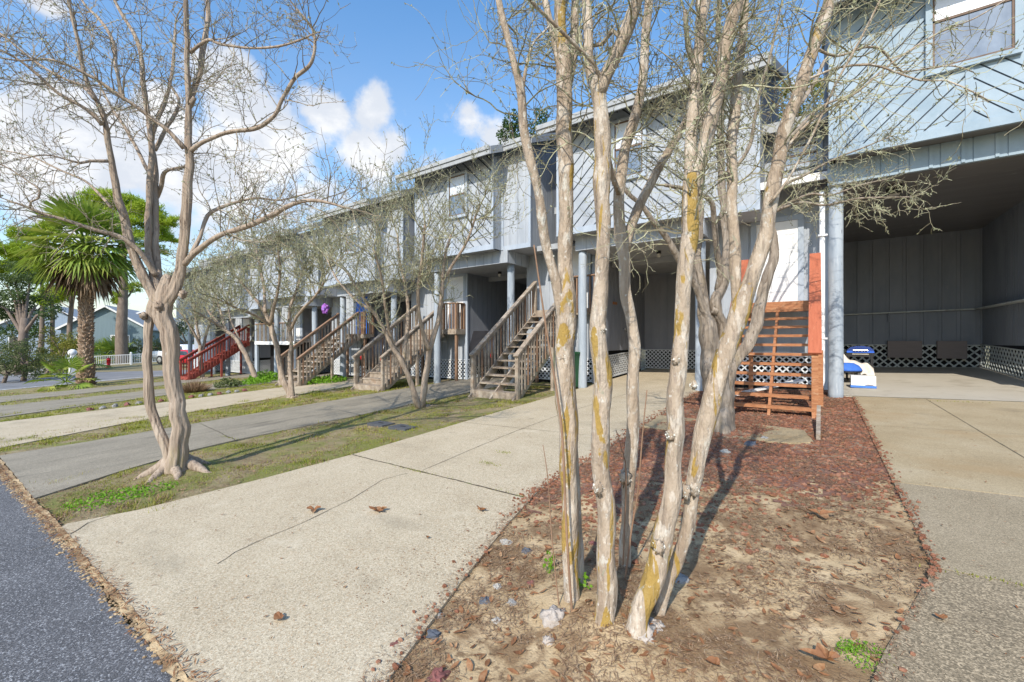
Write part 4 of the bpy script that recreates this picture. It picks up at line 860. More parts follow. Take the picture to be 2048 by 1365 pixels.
for p, n, t0, lr in ((a2, 14, .45, (.4, 1.0)), (a3, 14, .5, (.4, 1.0)), (a4, 12, .4, (.4, 1.0)), (a5, 8, .4, (.4, .9)), (a6, 8, .2, (.3, .8)), (a7, 10, .3, (.25, .7)), (a8, 6, .2, (.2, .5)), (a9, 18, .25, (.35, .95)), (a10, 12, .2, (.3, .8)), (a11, 16, .2, (.3, .8)), (a12, 14, .2, (.3, .8)), (a13, 12, .2, (.3, .7)), (a14, 12, .2, (.3, .7)), (a15, 8, .2, (.3, .7)), (a16, 6, .2, (.3, .6)), (a17, 9, .2, (.3, .7)), (a18, 12, .2, (.2, .6)), (a19, 10, .2, (.3, .6)), (a20, 9, .2, (.25, .6)), (a21, 4, .3, (.2, .4))):
    T.sprout(p, int(n*1.35), lr, 2, t0, .008, .5, **kw)
    if p not in (a2, a3): T.crust(p, .9, .016, .2)
for px, py, r in ((318, 612, .05), (366, 588, .04), (287, 632, .035)): T.tr.blob(P(px, py, 5.52), r, r, r*1.2, px, .6, 14, 10, 2.6)
RT = MB()
for dx, dy, L_ in ((.55, -.15, .5), (.3, -.4, .55), (-.15, -.5, .45), (-.5, -.25, .4), (.6, .25, .6), (.05, .5, .4)):
    b0 = G(352, 948); d = V3((dx, dy, 0)).normalized(); pts = []
    for i in range(9):
        q = i/8; p = b0+d*(.06+L_*q)+V3((.05*mn.noise(V3((q*3, dx*9, 1))), .05*mn.noise(V3((q*3, dy*9, 7))), 0)); p.z = soil_h(p.x, p.y)+.13*(1-q)**2.2-.02*q-.008; pts.append(p)
    T.tr.tube(pts, [.085*(1-.85*i/8)*(1+.2*mn.noise(V3((i*.7, dx*5, dy)))) for i in range(9)], 10)
T.build('tall crape myrtle with fluted twin trunk left of the near driveway', G(352, 948), 'barkpink')
# --- bushy trees in front of the further houses
def bushy(seed, label, org, z, stems, crown, nsp, Lr, bark='barkpink', lsz=.022, ld=75, shift=0.0, up=.16, lvl=3):
    T = Tree(seed); T.ldens = ld; T.lsz = lsz; T.rmin = z*.00036; T.tm = 'twiglich'
    for i, (tr, dz) in enumerate(stems):
        p = T.limb(tr, z, z+dz, 10, keep=True, step=.12)
        T.sprout(p, int(nsp*1.15), Lr, lvl, crown, .016, .65, up=up, wig=.42, kids=4, ang=(25, 65), dec=.6, seg=.12)
        T.crust(p, .4, lsz*.9, .4)
    for i in range(9): T.tr.blob(org+V3((T.rng.uniform(-.16, .16), T.rng.uniform(-.16, .16), .03)), .08, .08, .06, i, .6, 12, 8, 2.5)
    return T.build(label, org, bark)
bushy(51, 'many stemmed crape myrtle with pale lichen twigs before the corner bay house', G(840, 817), 10.0,
      [([(838, 815, 15), (832, 800, 13), (819, 757, 11), (802, 719, 10), (787, 697, 9), (760, 645, 8), (735, 607, 7), (715, 577, 6), (695, 545, 5)], -.6),
       ([(842, 815, 16), (846, 795, 14), (854, 732, 12), (860, 694, 11), (872, 660, 10), (879, 620, 9), (885, 570, 8), (888, 520, 6), (902, 470, 5)], .5),
       ([(806, 725, 9), (809, 700, 8), (814, 660, 8), (816, 620, 7), (810, 570, 6), (799, 520, 5), (795, 470, 4)], .9),
       ([(857, 700, 9), (846, 665, 8), (838, 630, 7), (836, 580, 7), (844, 520, 6), (850, 450, 5)], -.9),
       ([(800, 716, 8), (780, 670, 7), (772, 620, 6), (764, 560, 5), (748, 500, 4)], -1.2),
       ([(886, 560, 7), (905, 530, 6), (935, 480, 5), (955, 420, 4)], -.4),
       ([(745, 622, 6), (712, 600, 5), (675, 560, 4), (655, 520, 3)], .6)], .5, 9, (.7, 1.5))
bushy(52, 'bushy crape myrtle spreading before the weathered stairs of the middle houses', G(583, 797), 13.3,
      [([(583, 797, 15), (575, 780, 13), (562, 745, 12), (555, 700, 11), (545, 665, 11), (540, 645, 10), (520, 610, 7), (495, 580, 6), (470, 550, 5)], .4),
       ([(585, 797, 13), (581, 760, 11), (579, 715, 9), (583, 690, 8), (578, 650, 7), (582, 610, 7), (595, 575, 6), (610, 530, 5)], .5),
       ([(541, 648, 9), (546, 620, 8), (555, 585, 6), (560, 540, 5), (556, 500, 4)], -1.0),
       ([(540, 650, 8), (512, 632, 6), (470, 615, 5), (440, 600, 4)], -1.5),
       ([(580, 660, 7), (600, 625, 6), (632, 590, 5), (650, 560, 4)], -1.0),
       ([(530, 625, 7), (528, 580, 6), (520, 530, 5), (510, 490, 4)], 1.2)], .5, 9, (.7, 1.5), lsz=.032, ld=70)
bushy(53, 'leaning crape myrtle with curved bare stem near the red stairs', G(512, 757), 19.5,
      [([(512, 757, 12), (500, 728, 11), (488, 703, 10), (470, 675, 9), (450, 660, 8), (435, 645, 7), (415, 620, 5)], 0),
       ([(490, 706, 5), (480, 680, 4), (462, 640, 4), (455, 600, 3)], .5),
       ([(445, 655, 6), (420, 640, 5), (395, 625, 4)], -1), ([(452, 660, 6), (440, 620, 5), (430, 585, 4)], .8)], .55, 7, (.8, 1.7), lsz=.035, ld=30, lvl=2)
bushy(54, 'small grey bare tree standing behind the left crape myrtle', at(408, 24), 24,
      [([(405, 765, 10), (402, 720, 9), (398, 680, 7), (392, 640, 6), (388, 600, 5)], 0), ([(402, 715, 7), (412, 670, 6), (424, 630, 5), (430, 600, 4)], 1), ([(400, 690, 6), (385, 660, 5), (372, 640, 4), (360, 625, 3)], -1)], .4, 7, (.8, 1.8), lsz=.04, ld=25, lvl=2)
# ---------------------------------------------------------------- foliage helpers
def leafcloud(mb, c, rx, ry, rz, n, sz, rng, hollow=.35, asp=.55, lumps=None, nz=1.1, thr=-.05):
    c = V3(c)
    while n > 0:
        d = rv(rng); q = rng.uniform(hollow, 1)**.6
        p = c+V3((d.x*rx*q, d.y*ry*q, d.z*rz*q))
        if mn.noise(p*nz/max(.3, (rx+ry)/2)*2.2) < thr and rng.random() < .8: n -= .35; continue
        a = rv(rng)*sz*rng.uniform(.6, 1.3); b = a.cross(rv(rng)).normalized()*a.length*asp
        mb.add([p-a*.5, p+b*.5, p+a*.5, p-b*.5], [(0, 1, 2, 3)]); n -= 1
def needles(mb, c, r, n, ln, rng, w=.06):
    c = V3(c)
    for _ in range(n):
        d = rv(rng); p = c+V3((d.x*r[0], d.y*r[1], d.z*r[2]))*rng.uniform(.3, 1); a = (rv(rng)+V3((0, 0, .55))).normalized()*ln*rng.uniform(.6, 1.2)
        b = a.cross(rv(rng)).normalized()*w
        mb.add([p-b, p+b, p+a], [(0, 1, 2)])
def fan(mb, base, d, up, Rf, nb, spread, rng, droop=.35, wf=.075):
    d = V3(d).normalized(); s = d.cross(V3(up)); s = s.normalized() if s.length > .05 else d.orthogonal(); n = s.cross(d).normalized()
    for i in range(nb):
        a = spread*(i/(nb-1)-.5)*2+rng.uniform(-.03, .03); L = Rf*(1-.28*abs(i/(nb-1)-.5)*2)*rng.uniform(.85, 1.08)
        q = (d*math.cos(a)+s*math.sin(a)); w = n.cross(q).normalized()
        p0 = V3(base)+q*.02; k = .62
        p1 = p0+q*L*k+n*(.04*L if i % 2 else -.0)
        p2 = p1+q*L*(1-k)+V3((0, 0, -droop*L*rng.uniform(.5, 1.5)))
        ww = wf*Rf*.55
        mb.add([p0-w*ww*.15, p0+w*ww*.15, p1+w*ww+n*.02, p1-w*ww-n*.02, p2], [(0, 1, 2, 3), (3, 2, 4)])
def fanpalm(label, org, htr, rt, nl, Rf, pet, seed, group=None, skirt=True, lean=(0, 0), name='fan_palm'):
    rng = random.Random(seed); org = V3(org); root = thing(name, label, 'palm', org, group)
    top = org+V3((lean[0], lean[1], htr))
    if htr > 1:
        tb = MB(); n = 40
        tb.tube([org.lerp(top, i/n)-V3((0, 0, .15 if i == 0 else 0)) for i in range(n+1)], [rt*(1.35-.35*min(1, i/8)) for i in range(n+1)], 16)
        k = int(htr*11)
        for i in range(k):
            h = htr*i/k
            for j in range(7):
                a = 2*math.pi*(j+.5*(i % 2))/7+rng.uniform(-.25, .25); r = rt*(1.35-.35*min(1, h/(htr*.2)))
                p = org.lerp(top, h/htr)+V3((math.cos(a)*r*.95, math.sin(a)*r*.95, 0)); o = V3((math.cos(a), math.sin(a), 0)); sd = V3((-o.y, o.x, 0))
                w = rt*.30; ou = rt*rng.uniform(.18, .5); hh = rt*rng.uniform(.5, .8)
                tb.add([p-sd*w, p+sd*w, p+sd*w*.4+o*ou+V3((0, 0, hh)), p-sd*w*.4+o*ou+V3((0, 0, hh)), p-sd*w*.9+V3((0, 0, hh*.9)), p+sd*w*.9+V3((0, 0, hh*.9))], [(0, 1, 2, 3), (4, 3, 2, 5), (0, 3, 4), (1, 5, 2)])
        part('trunk', tb, 'palmtrunk', root)
    cr = MB(); st = MB(); dead = MB()
    for i in range(nl):
        t = (i+.5)/nl; el = R(85-125*t**.85)+rng.uniform(-.12, .12); a = i*2.39996+rng.uniform(-.2, .2)
        d = V3((math.cos(a)*math.cos(el), math.sin(a)*math.cos(el), math.sin(el))); L = pet*rng.uniform(.8, 1.15)
        p = top+V3((d.x*rt*.5, d.y*rt*.5, 0)); b = p+d*L+V3((0, 0, -.06*L)); st.tube([p, p.lerp(b, .5)+V3((0, 0, .05*L)), b], [.03*Rf, .022*Rf, .015*Rf], 4)
        d2 = (d+V3((0, 0, -.25))).normalized()
        fan(cr, b, d2, (0, 0, 1), Rf*rng.uniform(.85, 1.1), 24, R(rng.uniform(85, 115)), rng, .06+.2*t, .06)
    if skirt:
        for i in range(80):
            a = rng.uniform(0, 6.283); o = V3((math.cos(a), math.sin(a), 0)); p = top+o*rt*1.1+V3((0, 0, -rng.uniform(0, .5)*Rf))
            d = (o*rng.uniform(.15, .9)+V3((0, 0, -1))).normalized()
            fan(dead, p+d*.3*Rf, d, o, Rf*rng.uniform(.6, 1.15), 10, R(rng.uniform(14, 40)), rng, .2, .06)
        part('dead_skirt', dead, 'palmdead', root)
    part('stems', st, 'palm', root); part('crown', cr, 'palm', root)
    return root
fanpalm('tall fan palm with a shaggy brown skirt and rough boot covered trunk', at(172, 23), 7.35, .27, 56, 1.7, 1.35, 3)
fanpalm('small fan palm growing at the foot of the tall palm', at(132, 21.5), .35, .12, 13, .75, .75, 5, None, False, name='young_palm')
for i, (px, z, h) in enumerate(((262, 43, 1.6), (300, 41, 1.2), (143, 36, 1.8), (193, 44, 2.0), (232, 42, 1.2))):
    if i in (2, 3, 0):
        fanpalm(['saw palmetto between the white fence and the large pine trunk', '', 'palmetto left of the tall palm beside the white finial post', 'palmetto spreading behind the tall palm trunk'][i], at([232, 0, 138, 205][i], [49, 0, 36, 48][i]), .5, .16, 20, 1.5, 1.3, 20+i, None, False, name='palmetto')
# pines and other background trees
def pine(label, px, z, top_py, tr_w, puffs, seed, group='pines beyond the road', mat='pine', lean=0):
    rng = random.Random(seed); b = at(px, z); root = thing('pine_tree', label, 'tree', b, group)
    H = EYE+(682-top_py)/FPX*z-b.z; tb = MB(); r = tr_w/2/FPX*z
    pts = [b+V3((lean*t*H+.25*mn.noise(V3((t*3, seed, 0))), .25*mn.noise(V3((t*3, seed, 7))), t*H-(.2 if t == 0 else 0))) for t in lin(0, 1, 16)]
    tb.tube(pts, [r*(1.15-.8*t) for t in lin(0, 1, 16)], 10)
    cr = MB()
    for (qx, qy, rx, ry, n) in puffs:
        zz = z+rng.uniform(-2.5, 2.5); c = P(qx, qy, zz); s = zz/FPX
        i = min(15, max(2, int(((c.z-b.z)/H)*16)-1)); a = pts[i]
        tb.tube([a, a.lerp(c, .55)+V3((0, 0, -.2)), c], [r*.28, r*.2, .03], 5, None, False)
        for _ in range(max(5, n//5)):
            d = rv(rng)*rng.uniform(.35, 1); cc = c+V3((d.x*rx*s, d.y*rx*s, d.z*ry*s))
            needles(cr, cc, (rx*s*.34, rx*s*.34, ry*s*.36), 80, .45, rng, .04)
    part('trunk', tb, 'pinebark', root, True); part('crown', cr, mat, root); return root
pine('largest pine with a thick trunk behind the white fence and a rounded bright crown', 245, 46, 395, 19,
     [(205, 400, 40, 18, 260), (250, 405, 40, 18, 260), (290, 425, 38, 20, 220), (310, 455, 30, 16, 150), (225, 440, 45, 18, 160), (270, 470, 40, 14, 120), (180, 425, 30, 16, 120), (300, 500, 34, 14, 90), (340, 440, 22, 14, 80), (330, 480, 26, 12, 70), (225, 545, 22, 14, 60), (232, 600, 20, 14, 60), (268, 575, 22, 12, 50)], 1)
pine('slim pine with a low lime coloured branch beside the tall palm', 140, 44, 470, 9,
     [(45, 470, 26, 14, 130), (60, 500, 34, 18, 180), (85, 460, 26, 14, 120), (30, 510, 26, 14, 110), (110, 590, 30, 16, 170), (95, 600, 26, 12, 110), (135, 585, 20, 12, 80), (70, 545, 34, 16, 130), (105, 535, 26, 12, 80)], 2)
pine('slender pine at the left edge behind the dark oak', 84, 45, 520, 9, [(15, 500, 26, 14, 120), (40, 530, 30, 14, 120), (10, 540, 22, 14, 100), (75, 515, 20, 12, 60)], 3)
pine('thin pine stem standing in front of the pale gable house', 105, 52, 560, 9, [(100, 560, 20, 12, 50), (120, 575, 18, 10, 50)], 4)
def tree(label, px, z, blobs, seed, mat, lsz, dens=1.0, trunk=10, group=None, name='tree', base=None):
    rng = random.Random(seed); b = base or at(px, z); root = thing(name, label, 'tree', b, group); tb = MB(); cr = MB()
    r = trunk/2/FPX*z; cs = []
    for (qx, qy, rx, ry) in blobs:
        zz = z+rng.uniform(-1, 1)*rx/FPX*z*.6; cs.append((P(qx, qy, zz), rx/FPX*zz, ry/FPX*zz))
    zc = max(c[0].z for c in cs); tp = V3((b.x+.3, b.y+.2, b.z+(zc-b.z)*.55)); tb.tube([b-V3((0, 0, .2)), b.lerp(tp, .5)+V3((.1, 0, 0)), tp], [r*1.2, r, r*.7], 9)
    for c, rx, ry in cs:
        tb.tube([b.lerp(tp, .7), tp.lerp(c, .5), c], [r*.5, r*.3, .03], 5, None, False)
        for _ in range(9):
            d = rv(rng)*rng.uniform(.3, .95); q = rng.uniform(.3, .5)
            cc = c+V3((d.x*rx, d.y*rx, d.z*ry)); n = int(dens*80*(rx*q)*(ry*q)/(lsz*lsz)*.12)+20
            leafcloud(cr, cc, rx*q, rx*q, ry*q, min(n, 650), lsz, rng)
    part('trunk', tb, 'pinebark', root, True); part('crown', cr, mat, root); return root
tree('dark green oak at the left edge with a dense low crown', 40, 33, [(10, 565, 45, 36), (45, 585, 48, 38), (25, 545, 40, 26), (75, 610, 40, 26), (15, 620, 45, 30), (60, 560, 34, 22), (100, 625, 22, 14), (-25, 600, 40, 40)], 5, 'oak', .17, 1.2, 16, name='oak_tree')
tree('dark leafy tree rising behind the roof of the corner bay house', 1050, 27, [(1020, 235, 22, 26), (1045, 255, 36, 30), (1085, 245, 30, 24), (1110, 270, 30, 20), (1065, 290, 50, 26), (1010, 275, 18, 24)], 6, 'dkgreen', .16, 1.2, 14)
tree('yellow green tree showing in the gap left of the nearest house', 1590, 27, [(1560, 185, 40, 40), (1595, 210, 45, 55), (1630, 190, 40, 50), (1550, 240, 40, 40), (1600, 265, 50, 40), (1640, 250, 36, 40)], 7, 'olive', .15, 1.2, 14)
tree('grey green loose bush tree at the left edge of the road', 45, 27, [(20, 690, 36, 26), (60, 700, 36, 28), (30, 725, 40, 24), (80, 720, 28, 22), (-15, 700, 36, 30)], 8, 'shrub', .10, 1.0, 8, name='shrub')
tree('yellowish shrub mass left of the palm trunk', 118, 34, [(105, 680, 26, 24), (130, 690, 22, 22), (150, 680, 20, 24), (95, 700, 26, 20), (120, 712, 26, 16)], 9, 'yshrub', .12, 1.0, 6, name='shrub')
tree('dark shrub behind the white fence right of the pine trunk', 290, 51, [(278, 690, 22, 24), (300, 695, 20, 22), (322, 690, 18, 24), (285, 715, 26, 12), (318, 712, 22, 14)], 10, 'shrub', .16, 1.0, 6, name='shrub')
tree('green hedge bushes behind the fence next to the palm trunk', 215, 50, [(205, 700, 20, 18), (228, 705, 20, 16), (250, 700, 16, 18)], 12, 'dkgreen', .16, 1.0, 6, name='shrub')
tree('loose dark trees behind the red stairs', 372, 52, [(350, 650, 26, 30), (380, 660, 26, 30), (405, 670, 20, 28), (345, 690, 22, 20), (385, 695, 26, 18), (330, 660, 20, 30)], 13, 'shrub', .2, .9, 8)
tree('large olive green bush at the far left edge beside the road', 5, 26, [(5, 725, 40, 24), (35, 740, 34, 18), (-20, 740, 40, 24), (60, 745, 24, 14)], 14, 'shrub', .10, 1.0, 6, name='shrub')
tree('mixed green bush under the oak left of the white finial post', 88, 30, [(85, 725, 26, 18), (110, 735, 18, 14), (70, 735, 24, 16)], 15, 'yshrub', .11, 1.0, 6, name='shrub')
tree('shadowy green tree mass far behind the oak', 30, 50, [(10, 640, 40, 30), (50, 650, 34, 26), (20, 670, 40, 22), (80, 665, 24, 22)], 16, 'dkgreen', .24, 1.0, 8)
# dry tuft and green shrubs in the strip beside the third driveway
def tuftplant(name, label, cat, px, z, rad, h, n, mat, seed, w=.012):
    rng = random.Random(seed); b = at(px, z); mb = MB()
    for _ in range(n):
        a = rng.uniform(0, 6.283); q = rad*rng.random()**.6; p = b+V3((math.cos(a)*q*.5, math.sin(a)*q*.5, -.02)); e = b+V3((math.cos(a)*q*1.2, math.sin(a)*q*1.2, h*rng.uniform(.5, 1)*(1-.4*q/rad)))
        s = rv(rng)*w; m = p.lerp(e, .6)+rv(rng)*.04
        mb.add([p-s, p+s, m+s, m-s, e], [(0, 1, 2, 3), (3, 2, 4)])
    return single(name, mb, mat, label, cat, b)
tuftplant('dry_shrub', 'dry brown tufted shrub in the strip before the red stairs', 'shrub', 388, 16.6, .55, .6, 900, 'straw', 1, .007)
rng = random.Random(77)
def lowleaf(label, px, py, rad, h, n, mat, seed, sz=.05):
    rg = random.Random(seed); b = G(px, py); mb = MB()
    for _ in range(n):
        a = rg.uniform(0, 6.283); q = rad*rg.random()**.5; p = b+V3((math.cos(a)*q, math.sin(a)*q, h*rg.random()*(1-.6*q/rad)))
        p.z = gz(p.x, p.y)+h*rg.random()*(1-.6*q/rad)+.01
        d = (rv(rg)+V3((0, 0, .7))).normalized()*sz*rg.uniform(.5, 1.2); s = d.cross(rv(rg)).normalized()*sz*.4
        mb.add([p, p+d*.5+s, p+d, p+d*.5-s], [(0, 1, 2, 3)])
    if n < 100:
        for q in range(0, 4*n, 4): mb.add([b, b+V3((.003, 0, 0)), V3(mb.v[q])], [(0, 1, 2)])
    if rad < .45 and h < .06:
        o = mesh_obj('weeds', mb, mat, None, False, b); o['kind'] = 'stuff'; return o
    return single('ground_plant', mb, mat, label, 'plant', b)
lowleaf('leafy green clump beside the post left of the middle stairs', 533, 762, .75, .55, 900, 'green', 1, .10)
lowleaf('leafy green clump below the middle stairs by the driveway', 648, 766, .9, .35, 900, 'green', 2, .09)
lowleaf('low dark green tuft in the grass before the leaning tree', 455, 775, .5, .45, 420, 'shrub', 3, .10)
lowleaf('bright green clump at the base of the leaning bare stem', 512, 768, .6, .35, 500, 'green', 4, .09)
lowleaf('bright clover patch at the bottom edge right of the big tree', 1735, 1320, .12, .025, 330, 'green', 5, .012)
lowleaf('clover leaves at the bed corner beside the speckled concrete', 1700, 1300, .06, .02, 90, 'green', 6, .012)
lowleaf('green leafy sprig behind the leftmost foreground stem', 1098, 1150, .05, .22, 26, 'green', 7, .035)
lowleaf('green ivy sprig tucked between the foreground stems', 1160, 1195, .06, .2, 26, 'green', 8, .035)
lowleaf('bright weeds in front of the fluted tree base', 215, 1000, .36, .05, 520, 'green', 9, .028)
lowleaf('second patch of bright weeds nearer the street', 290, 985, .3, .05, 360, 'green', 10, .028)
# white bits
def fence_run(label, name, pts, h, post_every, pick, mat, pw=.07):
    root = thing(name, label, 'fence', V3((pts[0][0], pts[0][1], gz(*pts[0]))))
    for (x0, y0), (x1, y1) in zip(pts, pts[1:]):
        Ld = math.hypot(x1-x0, y1-y0); n = max(1, round(Ld/post_every))
        for i in range(n):
            a = V3((x0+(x1-x0)*i/n, y0+(y1-y0)*i/n, 0)); b = V3((x0+(x1-x0)*(i+1)/n, y0+(y1-y0)*(i+1)/n, 0))
            a.z = gz(a.x, a.y); b.z = gz(b.x, b.y)
            m = MB(); m.box(a.x-pw, a.x+pw, a.y-pw, a.y+pw, a.z-.1, a.z+h+.1); m.lathe((a.x, a.y, a.z+h+.1), [(pw*1.35, 0), (pw*1.35, .03), (0, .1)], 4); part('post', m, mat, root)
            m = MB()
            for zz in (.12, h-.06): m.bar(a+V3((0, 0, zz)), b+V3((0, 0, zz)), .045, .06)
            k = int(Ld/n/pick)
            for j in range(1, k):
                p = a.lerp(b, j/k); m.box(p.x-.016, p.x+.016, p.y-.016, p.y+.016, p.z+.1, p.z+h-.05)
            part('picket_panel', m, mat, root)
    return root
f0 = at(178, 41); f1 = at(262, 43); f2 = at(318, 45); f3 = at(372, 47)
fence_run('white picket railing along the far side of the road', 'picket_fence', [f0[:2], f1[:2], f2[:2], f3[:2]], 1.05, 2.9, .13, 'white')
g0 = at(52, 33); g1 = at(100, 31)
fence_run('low white picket fence under the bushes left of the palm', 'picket_fence', [g0[:2], g1[:2]], .7, 2.2, .14, 'white', .09)
b = at(145, 31); m = MB(); m.box(b.x-.17, b.x+.17, b.y-.17, b.y+.17, b.z-.1, b.z+1.15)
gp = thing('gate_post', 'white square post topped by a ball left of the palm', 'post', b); part('shaft', m, 'white', gp)
m = MB(); m.box(b.x-.24, b.x+.24, b.y-.24, b.y+.24, b.z+1.152, b.z+1.27); m.box(b.x-.1, b.x+.1, b.y-.1, b.y+.1, b.z+1.272, b.z+1.4); part('cap', m, 'white', gp)
m = MB(); m.blob((b.x, b.y, b.z+1.6), .25, .25, .25, 0, 0, 16, 10); part('ball_finial', m, 'white', gp, True)
# red hydrant before the fence
b = at(217, 39.5); hy = thing('fire_hydrant', 'small red hydrant standing before the white railing', 'hydrant', b)
m = MB(); m.lathe(b, [(.2, -.05), (.2, .06), (.13, .08), (.13, .62), (.17, .64), (.17, .70), (.1, .82), (.03, .88), (0, .9)], 14); part('barrel', m, 'red', hy, True)
for d in (-1, 1):
    m = MB(); m.tube([b+V3((d*.1, 0, .5)), b+V3((d*.27, 0, .5))], [.075, .075], 10); part('side_nozzle', m, 'red', hy)
# far houses behind the trees
def farhouse(label, px, z, w, d, h, rh, wall, yawd, seed, win):
    c = at(px, z); root = thing('far_house', label, 'house', c, 'houses beyond the road'); a = R(yawd); ux = V3((math.cos(a), math.sin(a), 0)); uy = V3((-math.sin(a), math.cos(a), 0)); Z = V3((0, 0, 1))
    q = lambda u, v, t: c+ux*u+uy*v+Z*t
    m = MB(); m.prism([q(-w/2, 0, -.5), q(w/2, 0, -.5), q(w/2, 0, h), q(0, 0, h+rh), q(-w/2, 0, h)], uy*d); part('wall', m, wall, root)
    m = MB()
    for s in (-1, 1):
        m.prism([q(s*(w/2+.5), -.4, h-.5*rh/(w/2)*1.0+.06), q(0, -.4, h+rh+.06), q(0, -.4, h+rh+.22), q(s*(w/2+.5), -.4, h-.5*rh/(w/2)+.22)], uy*(d+.8))
    part('roof', m, 'farroof', root)
    for s in (-1, 1):
        m = MB(); m.prism([q(s*(w/2+.52), -.46, h-.5*rh/(w/2)-.08), q(0, -.46, h+rh-.06), q(0, -.46, h+rh+.2), q(s*(w/2+.52), -.46, h-.5*rh/(w/2)+.18)], uy*.05); part('rake_board', m, 'white', root)
    for (u, t, ww, hh) in win:
        m = MB(); m.prism([q(u-ww/2-.12, -.06, t-.12), q(u+ww/2+.12, -.06, t-.12), q(u+ww/2+.12, -.06, t+hh+.12), q(u-ww/2-.12, -.06, t+hh+.12)], uy*.05); f = part('window', m, 'white', root)
        m = MB(); m.prism([q(u-ww/2, -.09, t), q(u+ww/2, -.09, t), q(u+ww/2, -.09, t+hh), q(u-ww/2, -.09, t+hh)], uy*.05); part('pane', m, 'carglass', f)
    return root
farhouse('pale blue gabled house far beyond the pines at left', 95, 62, 12, 14, 4.3, 3.6, 'farwall', 66, 1, [(-3.2, 2.0, 1.1, 1.3), (3.4, 2.2, 1.0, 1.0)])
farhouse('teal grey house with a white edged gable behind the pine trunk', 212, 58, 9, 12, 4.2, 2.9, 'farwallg', 60, 2, [(1.5, 1.8, 1.8, 1.4), (-2.4, 2.1, 1.0, 1.0)])
farhouse('grey house partly hidden behind the pines to the right', 290, 66, 11, 12, 4.4, 2.6, 'farwallg', 62, 3, [(-1.0, 1.8, 1.6, 1.2)])
# vehicles glimpsed under and beyond the houses
def car(label, name, c, yawd, L, Wd, prof, glass, hr, mat, cat='car'):
    c = V3(c); root = thing(name, label, cat, c); a = R(yawd); ux = V3((math.cos(a), math.sin(a), 0)); uy = V3((-math.sin(a), math.cos(a), 0)); Z = V3((0, 0, 1))
    q = lambda u, v, t: c+ux*u+uy*v+Z*t
    m = MB(); n = len(prof); rows = []
    for v, ins in ((-Wd/2, .10), (-Wd/2+.05, 0), (Wd/2-.05, 0), (Wd/2, .10)):
        row = []
        for (u, t) in prof:
            tum = max(0, t-.95)*.28; vv = v-math.copysign(tum, v); row.append(q(u*(1-ins*.05), vv, t if t < .5 else t-ins*.25))
        rows.append(row)
    m.v = [tuple(p) for r in rows for p in r]
    for i in range(3):
        for j in range(n): m.f.append((i*n+j, i*n+(j+1) % n, (i+1)*n+(j+1) % n, (i+1)*n+j))
    m.f.append(tuple(range(n-1, -1, -1))); m.f.append(tuple(range(3*n, 4*n)))
    part('body', m, mat, root, True)
    for s in (-1, 1):
        m = MB(); m.prism([q(u, s*(Wd/2+.012-max(0, t-.95)*.28), t) for u, t in glass], uy*(-s*.03)); part('side_window', m, 'carglass', root)
        for u in (-L*.31, L*.31):
            w = MB(); k = 20; cc = q(u, s*(Wd/2-.2), hr); 
            for rr, vv, nm, mt in ((hr, .22, 'wheel', 'tyre'),):
                pts = [cc+uy*s*x for x in (0, .02, .2, .22)]; w.tube(pts, [hr*.9, hr, hr, hr*.9], k)
            wh = part('wheel', w, 'tyre', root, True); w = MB(); pts = [cc+uy*s*x for x in (.2, .225, .235)]; w.tube(pts, [hr*.6, hr*.58, hr*.2], k); part('rim', w, 'rim', wh)
        m = MB(); m.blob(q(L/2-.06, s*(Wd/2-.3), .72), .09, .13, .08, 0, 0, 8, 6); part('headlight', m, 'lampg', root, True)
        m = MB(); m.blob(q(-L/2+.06, s*(Wd/2-.22), .8), .07, .1, .14, 0, 0, 8, 6); part('tail_light', m, 'red', root, True)
    return root
SUV = [(-2.2, .42), (2.15, .42), (2.25, .6), (2.2, .92), (1.15, 1.05), (.65, 1.65), (.3, 1.74), (-1.95, 1.72), (-2.2, 1.1)]
SUVG = [(.95, 1.08), (.58, 1.56), (-1.8, 1.58), (-2.0, 1.1)]
PK = [(-2.7, .5), (2.55, .5), (2.65, .75), (2.6, 1.1), (1.4, 1.2), (.85, 1.78), (.5, 1.85), (-.6, 1.85), (-.8, 1.22), (-2.75, 1.2)]
PKG = [(1.15, 1.22), (.78, 1.70), (-.5, 1.72), (-.62, 1.25)]
SD = [(-2.25, .35), (2.2, .35), (2.25, .6), (2.1, .82), (1.05, .95), (.35, 1.38), (-.9, 1.42), (-1.7, 1.05), (-2.2, 1.0)]
SDG = [(.85, .97), (.3, 1.30), (-.85, 1.33), (-1.5, 1.02)]
def inport(k, y, dx=0): x = 1.95-5.77*k+dx; return V3((x, y, gz(x, y)+.03))
car('dark utility vehicle parked under the house behind the weathered double railed stairs', 'parked_car', inport(2, 14.6, -.75)+V3((0, 0, 0)), 90, 4.4, 1.8, SUV, SUVG, .40, 'blackcar')
car('black vehicle with big tyres parked under the blue door house', 'parked_car', inport(3, 14.0, -.5), 90, 4.4, 1.8, SUV, SUVG, .42, 'blackcar')
car('red car parked beyond the red stairs', 'parked_car', at(388, 36), 12, 4.4, 1.75, SD, SDG, .33, 'redcar')
car('white pickup parked behind the red car', 'parked_truck', at(366, 41), 20, 5.3, 1.9, PK, PKG, .40, 'whitecar', 'truck')
